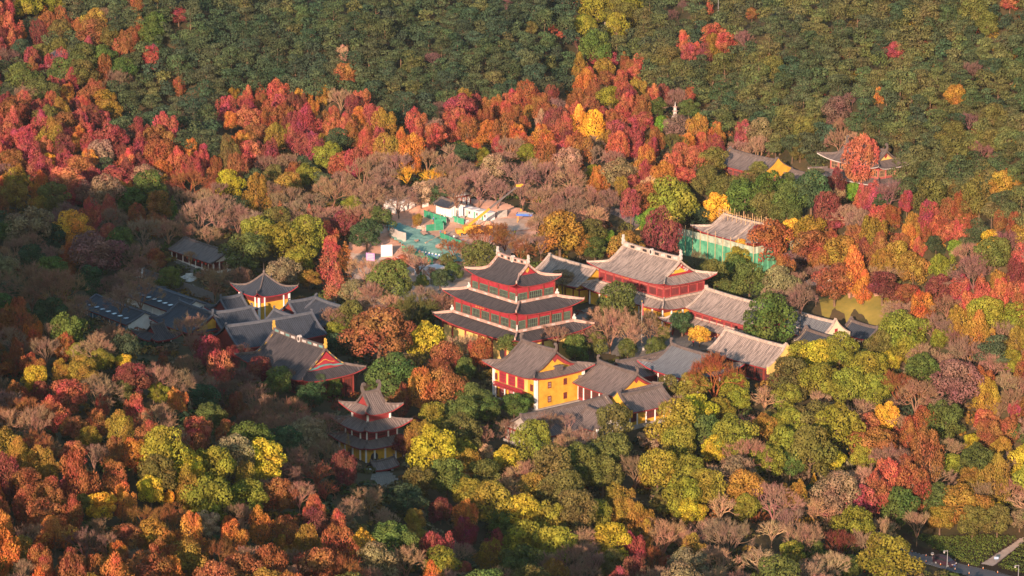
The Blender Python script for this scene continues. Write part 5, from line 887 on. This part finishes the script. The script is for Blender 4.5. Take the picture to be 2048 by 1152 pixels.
def sign(px, py, h, label, disc, m): 
    o = empty("road_sign", gp(px, py)); tag(o, label, "road sign", "road signs"); MB().bar((0, 0, 0), (0, 0, h), .04, .04, 6).build("post", M_STEEL, o)
    if disc: s = MB().bar((0, -.04, h), (0, -.08, h), .32, .32, 18).build("sign_plate", R_WHITE, o); MB().bar((0, -.085, h), (0, -.095, h), .2, .2, 14).build("symbol", M_STEEL, s)
    else: s = MB().box((0, -.06, h - .15), (.45, .03, .26)).build("sign_plate", m, o); MB().box((0, -.1, h - .15), (.3, .01, .05)).build("print_line", R_WHITE, s)
sign(1864, 1128, 2.3, "round road sign on a thin post left of the dark car", True, None); sign(1992, 1128, 1.5, "pale blue sign board beside the dirt path", False, M_BLUE2); sign(1734, 1112, 3.0, "green street-name board on a post behind the yellow-green tree", False, M_GFENCE)
kb = drape("lawn_wall", [(1662, 578), (1728, 576), (1728, 581), (1662, 583)], M_PALE, .7, .7); 
o = empty("stone_kerb_wall", gp(1664, 581)); P = [Vector(gp(*q)) for q in ((1664, 581), (1690, 579), (1730, 577))]; bpy.data.objects.remove(kb); MB().sweep([tuple(p - P[0]) for p in P], .5, .7).build("wall", M_PALE, o); tag(o, "low pale stone wall along the top of the lawn", "wall")
for k in range(3): pass
# people
def body_mesh(pose, top, legs):
    J = {"hip": (0, 0, .92, .15), "waist": (0, 0, 1.08, .125), "chest": (0, .01, 1.32, .155), "neck": (0, .01, 1.48, .055), "jaw": (0, -.015, 1.56, .07), "head": (0, 0, 1.64, .095), "crown": (0, .01, 1.73, .06)}
    st = .18 if pose == "walk" else .03
    for s, n in ((-1, "l"), (1, "r")):
        f = st * s; J["th" + n] = (s * .10, 0, .84, .10); J["kn" + n] = (s * .11, -f * .6 - .02, .48, .065); J["an" + n] = (s * .11, -f, .08, .045); J["to" + n] = (s * .12, -f - .17, .035, .04)
        J["sh" + n] = (s * .19, .01, 1.40, .062)
        if pose == "reach": J["el" + n] = (s * .24, -.16, 1.18, .045); J["wr" + n] = (s * .17, -.38, 1.14, .033); J["pa" + n] = (s * .16, -.46, 1.13, .038)
        else: J["el" + n] = (s * .25, .02 + f * .3, 1.12, .045); J["wr" + n] = (s * .25, -.06 + f * .6, .88, .033); J["pa" + n] = (s * .25, -.08 + f * .7, .80, .036)
        p = Vector(J["pa" + n][:3]); w = Vector(J["wr" + n][:3]); d = (p - w).normalized()
        for i in range(4): q = p + d * (.05 + .015 * (i in (1, 2))) + Vector((0, (i - 1.5) * .022, 0)) + Vector((-.012 * s, 0, 0)); J[f"f{i}{n}"] = (*q, .011)
        q = w.lerp(p, .6) + Vector((-.035 * s, -.035, 0)); J["thumb" + n] = (*q, .012)
    E = [("hip", "waist"), ("waist", "chest"), ("chest", "neck"), ("neck", "jaw"), ("jaw", "head"), ("head", "crown")]
    for n in "lr":
        E += [("hip", "th" + n), ("th" + n, "kn" + n), ("kn" + n, "an" + n), ("an" + n, "to" + n), ("chest", "sh" + n), ("sh" + n, "el" + n), ("el" + n, "wr" + n), ("wr" + n, "pa" + n), ("wr" + n, "thumb" + n)] + [("pa" + n, f"f{i}{n}") for i in range(4)]
    K = list(J); me = bpy.data.meshes.new("body"); me.from_pydata([J[k][:3] for k in K], [(K.index(a), K.index(b)) for a, b in E], []); o = bpy.data.objects.new("tmp", me); COL.objects.link(o); md = o.modifiers.new("s", 'SKIN'); sv = me.skin_vertices[0].data
    for i, k in enumerate(K): sv[i].radius = (J[k][3],) * 2
    sv[0].use_root = True; o.modifiers.new("u", 'SUBSURF').levels = 1; dg = bpy.context.evaluated_depsgraph_get(); out = bpy.data.meshes.new_from_object(o.evaluated_get(dg)); bpy.data.objects.remove(o); out.name = "body"; out.materials.clear()
    for m in (top, legs, M_SKIN, M_HAIR): out.materials.append(m)
    for p in out.polygons:
        z, x, y = p.center.z, abs(p.center.x), p.center.y; arm = x > .2 or (pose == "reach" and y < -.1 and z > 1)
        p.material_index = 2 if z > 1.47 or (arm and z < .93) or (pose == "reach" and y < -.4 and z > 1) else 3 if z < .1 else 0 if z > .95 or arm else 1
        p.use_smooth = True
    return out
CLO = {"orange vest": mat("orange_vest", (.85, .25, .04), .7, .1, 3), "yellow vest": mat("yellow_vest", (.75, .75, .08), .7, .1, 3), "dark jacket": mat("dark_jacket", (.05, .05, .07), .8, .2, 3), "white shirt": mat("white_shirt", (.75, .73, .70), .8, .1, 3), "blue jacket": mat("blue_jacket", (.10, .18, .40), .8, .2, 3), "red coat": mat("red_coat", (.60, .07, .08), .8, .2, 3)}; TRO = mat("dark_trousers", (.06, .06, .08), .85, .2, 3)
BM = {}
for px, py, cl, pose, hat, lab in ((851, 431, "yellow vest", "stand", 1, "person in yellow vest and helmet standing by the upper green fence"), (860, 435, "white shirt", "walk", 0, "person in white shirt walking beside the upper green fence"), (881, 441, "yellow vest", "reach", 1, "person in yellow vest reaching over the middle of the green fence"), (889, 443, "white shirt", "stand", 0, "person in white shirt at the lower end of the green fence"), (867, 447, "blue jacket", "walk", 0, "person in blue jacket walking at the bend of the earth track"), (866, 459, "orange vest", "reach", 1, "person in orange vest bending to work inside the fence ring"), (881, 473, "blue jacket", "stand", 0, "person in blue jacket at the top of the timber walkway"), (890, 476, "orange vest", "walk", 1, "person in orange vest right of the timber walkway"), (908, 483, "white shirt", "stand", 0, "person in white shirt along the lower red earth edge"), (926, 490, "blue jacket", "walk", 0, "person in blue jacket walking below the crane"), (1030, 474, "yellow vest", "stand", 1, "person in yellow vest at the right end of the site"),
                                   (1424, 688, "dark jacket", "stand", 0, "person in dark jacket standing before the red porch"), (1430, 686, "dark jacket", "walk", 0, "person in dark jacket walking along the red porch"), (1386, 694, "red coat", "walk", 0, "person in red coat crossing the court near the golden tree"), (1560, 748, "red coat", "stand", 0, "person in red coat behind the yellow-ended hall"), (1262, 690, "white shirt", "stand", 0, "person in white shirt below the flagpole")):
    k = (cl, pose)
    if k not in BM: BM[k] = body_mesh(pose, CLO[cl], TRO)
    p = gp(px, py); o = empty("person", (p[0], p[1], p[2] + (.3 if py < 500 else .12)), random.uniform(0, 6.28)); tag(o, lab, "person"); obj("body", BM[k], o); m = MB()
    for a, b, r0, r1 in ((1.62, 1.72, .108, .10), (1.72, 1.78, .10, .04)): m.bar((0, .02, a), (0, .02, b), r0, r1, 10)
    m.build("helmet" if hat else "hair", M_YPAINT if hat else M_HAIR, o); f = MB()
    for s in (-1, 1): f.box((s * .035, -.095, 1.64), (.014, .008, .008))
    f.box((0, -.09, 1.575), (.025, .008, .006)); f.build("face", M_HAIR, o); MB().box((0, -.105, 1.61), (.012, .016, .022)).build("nose", M_SKIN, o)
# ------------------------------------------------------------ planting
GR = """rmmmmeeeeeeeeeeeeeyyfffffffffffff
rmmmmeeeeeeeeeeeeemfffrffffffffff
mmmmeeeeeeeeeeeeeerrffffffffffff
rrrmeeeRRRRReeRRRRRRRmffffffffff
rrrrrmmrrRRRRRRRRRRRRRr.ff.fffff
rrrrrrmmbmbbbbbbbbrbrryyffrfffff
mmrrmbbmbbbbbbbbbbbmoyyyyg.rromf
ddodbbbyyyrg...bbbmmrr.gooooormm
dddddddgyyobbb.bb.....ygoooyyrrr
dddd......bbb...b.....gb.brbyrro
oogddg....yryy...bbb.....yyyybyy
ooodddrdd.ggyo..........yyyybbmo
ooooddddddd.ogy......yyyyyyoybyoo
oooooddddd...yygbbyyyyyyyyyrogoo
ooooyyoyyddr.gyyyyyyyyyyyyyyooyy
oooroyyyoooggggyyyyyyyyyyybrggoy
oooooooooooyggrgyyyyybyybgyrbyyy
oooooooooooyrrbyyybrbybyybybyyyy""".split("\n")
PAL = {"e": [("P", "pine", 5), ("P", "pined", 4), ("P", "pineo", .7), ("C", "rust", .06), ("U", "purple", .08)],
       "f": [("P", "pineo", 5), ("P", "pine", 4), ("P", "pined", 1), ("C", "gold", .12), ("B", "purple", .1), ("C", "olive", .3)],
       "r": [("M", "coral", 1.6), ("C", "coral", .9), ("M", "crimson", 1.2), ("C", "crimson", .8), ("C", "rust", 2), ("M", "maroon", 1.3), ("C", "brown", .8), ("M", "orange", .6), ("P", "pine", .6), ("M", "gold", .6), ("B", "purple", .6), ("C", "olive", .5)],
       "R": [("M", "coral", 2.4), ("C", "coral", 1.0), ("C", "crimson", .5), ("M", "crimson", 1.3), ("M", "rust", 3.0), ("M", "maroon", .9), ("M", "orange", .8), ("B", "pink", .5), ("M", "gold", .4), ("C", "olive", .2)],
       "m": [("P", "pine", 4), ("C", "olive", 2), ("C", "gold", 1), ("M", "rust", 1), ("M", "crimson", .5), ("C", "green", 1.5), ("B", "pink", .6)],
       "b": [("B", "pink", 3), ("B", "brown", 3), ("B", "tan", 1.5), ("U", "pink", .8), ("C", "bush", 1.4), ("C", "tan", .4), ("C", "olive", .5)],
       "o": [("C", "rust", 4.0), ("M", "rust", 2.4), ("C", "gold", 2), ("M", "orange", 1.2), ("B", "pink", .4), ("B", "rust", .5), ("C", "olive", .8), ("M", "coral", .3), ("U", "brown", .5), ("M", "maroon", .3)],
       "y": [("C", "lime", 2.6), ("C", "olive", 2.4), ("C", "gold", .9), ("C", "yellow", .5), ("C", "green", 1.3), ("B", "brown", .35), ("W", "tan", .2), ("C", "bush", .5), ("M", "gold", .4)],
       "g": [("C", "green", 4), ("C", "dark", 2), ("C", "olive", 1.5)],
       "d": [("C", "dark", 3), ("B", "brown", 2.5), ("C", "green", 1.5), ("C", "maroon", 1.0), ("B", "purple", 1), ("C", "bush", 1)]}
RAD = {"P": (3.7, 6.0), "C": (4.2, 6.6), "M": (3.1, 4.9), "B": (3.4, 4.6), "U": (2.4, 3.2), "W": (3.2, 4.2), "K": (2, 2.5), "T": (1, 1.2)}
# photo areas where the ground or a building lies open
OPEN = [(335, 482, 460, 550), (345, 540, 400, 560), (185, 590, 460, 640), (290, 560, 400, 600), (400, 590, 640, 680), (460, 545, 600, 640), (590, 595, 690, 620), (500, 650, 700, 765), (670, 780, 815, 985),
        (750, 440, 1010, 510), (800, 420, 1070, 470), (770, 400, 1060, 440), (700, 500, 900, 555), (870, 500, 1180, 665), (1090, 515, 1430, 620), (1320, 600, 1450, 700), (1400, 580, 1540, 690), (965, 680, 1190, 830), (1050, 780, 1240, 852),
        (1170, 705, 1330, 780), (1225, 740, 1320, 836), (1270, 690, 1440, 760), (1420, 665, 1570, 760), (1200, 417, 1290, 475), (1352, 430, 1560, 530), (1575, 615, 1755, 688), (1620, 585, 1775, 660), (1440, 308, 1615, 360), (1645, 292, 1795, 358), (265, 640, 365, 720),
        (1800, 1068, 2120, 1300), (1700, 1145, 2120, 1300), (1340, 208, 1356, 236), (1500, 690, 1560, 740)]
def blocked(px, py, r):
    if r < 4: return False
    for a, b, c, d in OPEN:
        if a - r * .45 < px < c + r * .45 and b - r * .35 < py < d + r * .55: return True
    return False
def inside_fp(x, y, m=1.0):
    for cx, cy, rz, hx, hy in FOOTPRINTS:
        dx, dy = x - cx, y - cy; c, s = math.cos(-rz), math.sin(-rz); u, v = dx * c - dy * s, dx * s + dy * c
        if abs(u) < hx + m and abs(v) < hy + m: return True
    return False
GRIDC = {}
def near(px, py, r, kx=.60, ky=.42):
    if py > 560: kx, ky = .62, .44
    gx_, gy_ = int(px // 80), int(py // 80)
    for i in (gx_ - 1, gx_, gx_ + 1):
        for j in (gy_ - 1, gy_, gy_ + 1):
            for (qx, qy, qr, hh) in GRIDC.get((i, j), ()):
                s = r + qr
                if hh and py > qy and ((px - qx) / (.66 * s)) ** 2 + ((py - qy) / (.62 * s)) ** 2 < 1: return True
                if ((px - qx) / (kx * s)) ** 2 + ((py - qy) / (ky * s)) ** 2 < 1: return True
    return False
def note(px, py, r, hh=False): GRIDC.setdefault((int(px // 80), int(py // 80)), []).append((px, py, r, hh))
def stand(px, py, rpx, kind):
    "base point and world radius of a tree whose crown is centred on a photo pixel"
    Rw = rpx / 6.5
    for _ in range(3):
        g = ground(px, py, Rw * FOOT[kind])
        if g is None: return None
        Rw = rpx / px_m((g[0], g[1], g[2] + Rw * FOOT[kind]))
    hc = Rw * FOOT[kind]
    if inside_fp(g[0], g[1], .8):            # step out in front of the building
        d = ray(px, py); t = g[1] / d[1]
        for k in range(60):
            t -= .6; x, y, z = t * d[0], t * d[1], CAM_Z + t * d[2]
            if not inside_fp(x, y, .8): break
        gz_ = h1(x, y); hc = max(z - gz_, Rw * FOOT[kind] * .6); g = np.array([x, y, gz_]); 
    return g, Rw, hc
rr = random.Random(5)
for ln in HAND.strip().replace("\n", "|").split("|"):
    a = ln.split()
    if not a: continue
    px, py, r = float(a[0]), float(a[1]), float(a[2])
    if r < 3: continue
    st = stand(px, py, r, a[3])
    if st is None: continue
    TREES.append([px, py, r, a[3], a[4], *st, True]); note(px, py, r, True)
y = 1330.0
while y > -70:
    x = -270 + rr.uniform(0, 20)
    while x < 2320:
        jx, jy = x + rr.uniform(-6, 6), y + rr.uniform(-5, 5)
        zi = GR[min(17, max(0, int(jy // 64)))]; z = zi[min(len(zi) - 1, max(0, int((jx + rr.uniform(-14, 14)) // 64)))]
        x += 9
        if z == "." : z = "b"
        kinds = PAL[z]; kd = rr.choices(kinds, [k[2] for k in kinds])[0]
        zz = ground_cache = None
        scale_guess = 4.6 + 5.0 * max(0, min(1.05, (jy + 100) / 1252))
        r = rr.uniform(*RAD[kd[0]]) * scale_guess
        if blocked(jx, jy, r) or near(jx, jy, r): continue
        st = stand(jx, jy, r, kd[0])
        if st is None or inside_fp(st[0][0], st[0][1], .5): continue
        TREES.append([jx, jy, r, kd[0], kd[1], *st, False]); note(jx, jy, r)
    y -= 7
# individuals: up to 295 of a kind, those that show largest; the rest of the evergreens are one wood
ANCH = """100 60 in the top left corner|400 100 on the upper left mountain slope|800 90 on the mountain behind the maple belt|1175 70 in the ravine between the two mountains|1400 120 on the ridge above the white stupa|1750 120 on the upper right hillside|1960 330 on the far right slope|60 280 at the left edge below the mountain|330 300 in the left part of the maple belt|600 260 in the maple belt left of the crane|940 270 in the maple belt above the crane|1230 270 in the maple belt below the stupa|1450 340 left of the hillside halls|1700 400 below the hillside pavilion|130 500 in the shaded wood at the left|430 420 behind the white-walled hall|610 480 behind the square pavilion|760 400 left of the building site|1060 360 behind the crane|1240 450 left of the scaffolded hall|1500 530 in front of the scaffolded hall|1720 580 beside the lawn|1950 560 on the slope right of the lawn|200 600 around the skylit sheds|780 620 left of the three-tiered hall|850 760 between pagoda and yellow two-storey hall|1220 650 right of the three-tiered hall|1400 620 beside the double-eaved hall|1560 740 beside the right-hand tiled halls|1750 740 below the cream gable|1960 750 at the right edge halfway down|90 720 on the spur left of the shaded shrine|350 800 on the spur left of the pagoda|180 990 in the bottom left wood|470 1000 below and left of the pagoda|720 1090 along the bottom edge below the pagoda|900 960 right of the pagoda|1100 920 in front of the low tiled roofs|1120 1090 along the bottom edge centre|1380 900 in the wood right of the yellow halls|1420 1090 along the bottom edge right of centre|1630 930 in the wood above the road|1730 1090 beside the road|1940 950 above the tea field"""
ANCH = [(float(a.split()[0]), float(a.split()[1]), " ".join(a.split()[2:])) for a in ANCH.split("|")]
byk = {}
AUT = ("rust", "coral", "crimson", "orange", "maroon", "tan", "gold", "amber", "purple", "brown", "bush")
def kd_(t):
    if t[3] == "C": return "CA" if t[4] in AUT else "C"
    if t[3] == "M": return "MG" if t[4] in ("gold", "amber", "lime", "olive", "yellow") else "M"
    return t[3]
WOOD = []
for t in TREES:
    if not (-t[2] * 1.1 < t[0] < 2048 + t[2] * 1.1 and -t[2] < t[1] < 1152 + t[2] * 1.7): WOOD.append(t); continue
    byk.setdefault(kd_(t), []).append(t)
for k, L in byk.items():
    L.sort(key=lambda t: (not t[8], -t[2] if -20 < t[0] < 2068 and -10 < t[1] < 1165 else 99))
    L[:], rest = L[:292], L[292:]
    WOOD += rest
print("TREES", len(TREES), {k: len(v) for k, v in byk.items()}, "wood", len(WOOD))
ORD = ["leftmost", "second from left", "third from left", "fourth from left", "fifth from left", "sixth from left", "seventh from left", "eighth from left", "ninth from left", "tenth from left", "eleventh from left", "twelfth from left"]
bucket = {}
GROW = {"C": (1.22, 1.30), "M": (1.24, 1.10), "P": (1.06, 1.30), "K": (1.15, 1.0), "B": (1.1, 1.1)}
for k, L in byk.items():
    for t in L:
        a = min(range(len(ANCH)), key=lambda i: (t[0] - ANCH[i][0]) ** 2 + ((t[1] - ANCH[i][1]) * 1.3) ** 2)
        bucket.setdefault((t[3], t[4], a), []).append(t)
LAB = {}
for (k, c, a), L in bucket.items():
    L.sort(key=lambda t: t[0]); base = f"{COLR[c][1]} {KIND[k]}"; ph = ANCH[a][2]
    for i, t in enumerate(L):
        if k == "P" and len(L) > 6 or len(L) > 12: lab, grp = f"{base} among its like {ph}", f"{COLR[c][1]} {KIND[k]}s {ph}"
        elif len(L) == 1: lab, grp = f"{base} {ph}", f"{KIND[k]}s {ph}"
        else: lab, grp = f"{base} {ph}, " + (ORD[i] if i < len(L) - 1 else "rightmost") + (f" of the {len(L)}" if 0 else ""), f"{COLR[c][1]} {KIND[k]}s {ph}"
        LAB[id(t)] = (lab, grp)
def jit(c, s): return tuple(max(.005, min(.9, v * s * rr.uniform(.90, 1.10))) for v in c)
for k, L in byk.items():
    first = None
    for i, t in enumerate(L):
        cm, tm, _, _ = PROTO[t[3]][rr.randrange(len(PROTO[t[3]]))]; g, Rw, hc = t[5], t[6], t[7]
        root = empty(NAME[k], g, rr.uniform(0, 6.28)); root.scale = (Rw, Rw, Rw); root.empty_display_size = 1
        lab, grp = LAB[id(t)]; tag(root, lab, "tree", grp)
        c = obj("crown", cm, root); c.location = (0, 0, hc / Rw); sxy = rr.uniform(.90, 1.10); gx2, gz2 = GROW.get(t[3], (1.05, 1.0)); c.scale = (gx2 * sxy, gx2 / sxy, gz2 * rr.uniform(.88, 1.15)); c.color = (*jit(COLR[t[4]][0], rr.uniform(.85, 1.15)), 1)
        tr = obj("trunk", tm, root); h0 = FOOT[t[3]]; zs = (hc / Rw + .15) / (h0 + .15); tr.location = (0, 0, hc / Rw); tr.scale = (1, 1, (hc / Rw + .1) / abs({"C": 1.35, "M": 1.75, "K": 1.9, "T": 3.0, "P": 1.4, "B": 1.5, "U": 1.9, "W": 1.35}[t[3]]))
# undergrowth: low leafy clumps over the forest floor
CLEAR = [[(730, 440), (780, 398), (880, 385), (1010, 405), (1080, 430), (1075, 480), (1010, 520), (960, 580), (800, 600), (700, 600), (690, 500)], [(1610, 590), (1690, 560), (1780, 560), (1790, 640), (1740, 670), (1640, 655)], [(1180, 700), (1300, 620), (1440, 660), (1440, 705), (1300, 720)], [(330, 515), (360, 505), (470, 540), (450, 560)], [(735, 950), (770, 930), (800, 960), (760, 990)], [(1795, 1064), (1850, 1050), (2120, 1060), (2120, 1200), (1800, 1130)], [(500, 700), (700, 700), (720, 770), (560, 775)]]
def in_poly(px, py, P):
    c = False
    for (xa, ya), (xb, yb) in zip(P, P[1:] + P[:1]):
        if (ya > py) != (yb > py) and px < (xb - xa) * (py - ya) / (yb - ya + 1e-9) + xa: c = not c
    return c
UP = [leaves([((0, 0, .25), (.6, .6, .5)), ((.6, .2, .15), (.5, .5, .4)), ((-.5, .35, .15), (.5, .5, .42)), ((.1, -.6, .12), (.55, .5, .4))], 130, .16, np.random.default_rng(s)) for s in range(70, 74)]
VV = []; TT = []; CC = []; N = 5200; xs = RNG.uniform(-1, 1, N); ys = 430 + 520 * RNG.uniform(0, 1, N) ** .9; UC = ["olive", "green", "dark", "bush", "rust", "olive", "gold", "bush"]
zs_ = H(xs * ys * .19, ys)
for i in range(N):
    X, Y, Z = xs[i] * ys[i] * .19, ys[i], zs_[i]; px, py = proj((X, Y, Z))
    if inside_fp(X, Y, 1.5) or not (-30 < py < 1200) or any(in_poly(px, py, P) for P in CLEAR): continue
    V, T = UP[i % 4]; s = rr.uniform(1.3, 2.8); a = rr.uniform(0, 6.28); ca, sa = math.cos(a) * s, math.sin(a) * s
    VV.append(np.stack([V[:, 0] * ca - V[:, 1] * sa, V[:, 0] * sa + V[:, 1] * ca, V[:, 2] * s], 1) + (X, Y, Z)); TT.append(T); CC.append(np.tile((*jit(COLR[rr.choice(UC)][0], .8), 1), (len(T), 1)))
tag(obj("undergrowth", quad_mesh("undergrowth", np.concatenate(VV), np.concatenate(TT), M_LEAFW, np.concatenate(CC))), "mixed brown and green undergrowth on the forest floor", "undergrowth", kind="stuff")
if WOOD:
    LODP = [leaves_lod for leaves_lod in (pine(s, 900) for s in range(61, 65))]; VV = []; TT = []; CC = []
    for t in WOOD:
        V, T = LODP[rr.randrange(4)] if t[3] == "P" else PROTO[t[3]][rr.randrange(len(PROTO[t[3]]))][2:4]
        g, Rw, hc = t[5], t[6], t[7]; a = rr.uniform(0, 6.28); ca, sa = math.cos(a), math.sin(a)
        P = V * Rw * (np.array([1.06, 1.06, 1.3]) if t[3] == "P" else 1.18); P = np.stack([P[:, 0] * ca - P[:, 1] * sa, P[:, 0] * sa + P[:, 1] * ca, P[:, 2] + hc], 1) + g
        VV.append(P); TT.append(T); CC.append(np.tile((*jit(COLR[t[4]][0], rr.uniform(.85, 1.15)), 1), (len(T), 1)))
    w = obj("evergreen_wood", quad_mesh("evergreen_wood", np.concatenate(VV), np.concatenate(TT), M_LEAFW, np.concatenate(CC)))
    tag(w, "dense evergreen wood covering the far mountain slopes", "wood", kind="stuff")
# ------------------------------------------------------------ thin air over the valley
hz_ = MB().box((0, 0, 0), (1, 1, 1)).build("haze", mat("haze_air", (.8, .8, .8)), None)
hm = bpy.data.materials.new("thin_haze"); hm.use_nodes = True; n = hm.node_tree; n.nodes.clear(); out = n.nodes.new("ShaderNodeOutputMaterial"); pv = n.nodes.new("ShaderNodeVolumePrincipled"); pv.inputs["Density"].default_value = 0.000022; pv.inputs["Color"].default_value = (.72, .84, 1.0, 1); n.links.new(pv.outputs[0], out.inputs["Volume"])
hz_.data.materials.clear(); hz_.data.materials.append(hm); zlo = float(gz.min()) - 1.0; zhi = max(float(gz.max()), CAM_Z) + 8
hz_.location = (0, 1800, (zlo + zhi) / 2); hz_.scale = (7000, 8500, (zhi - zlo) / 2); tag(hz_, kind="stuff")
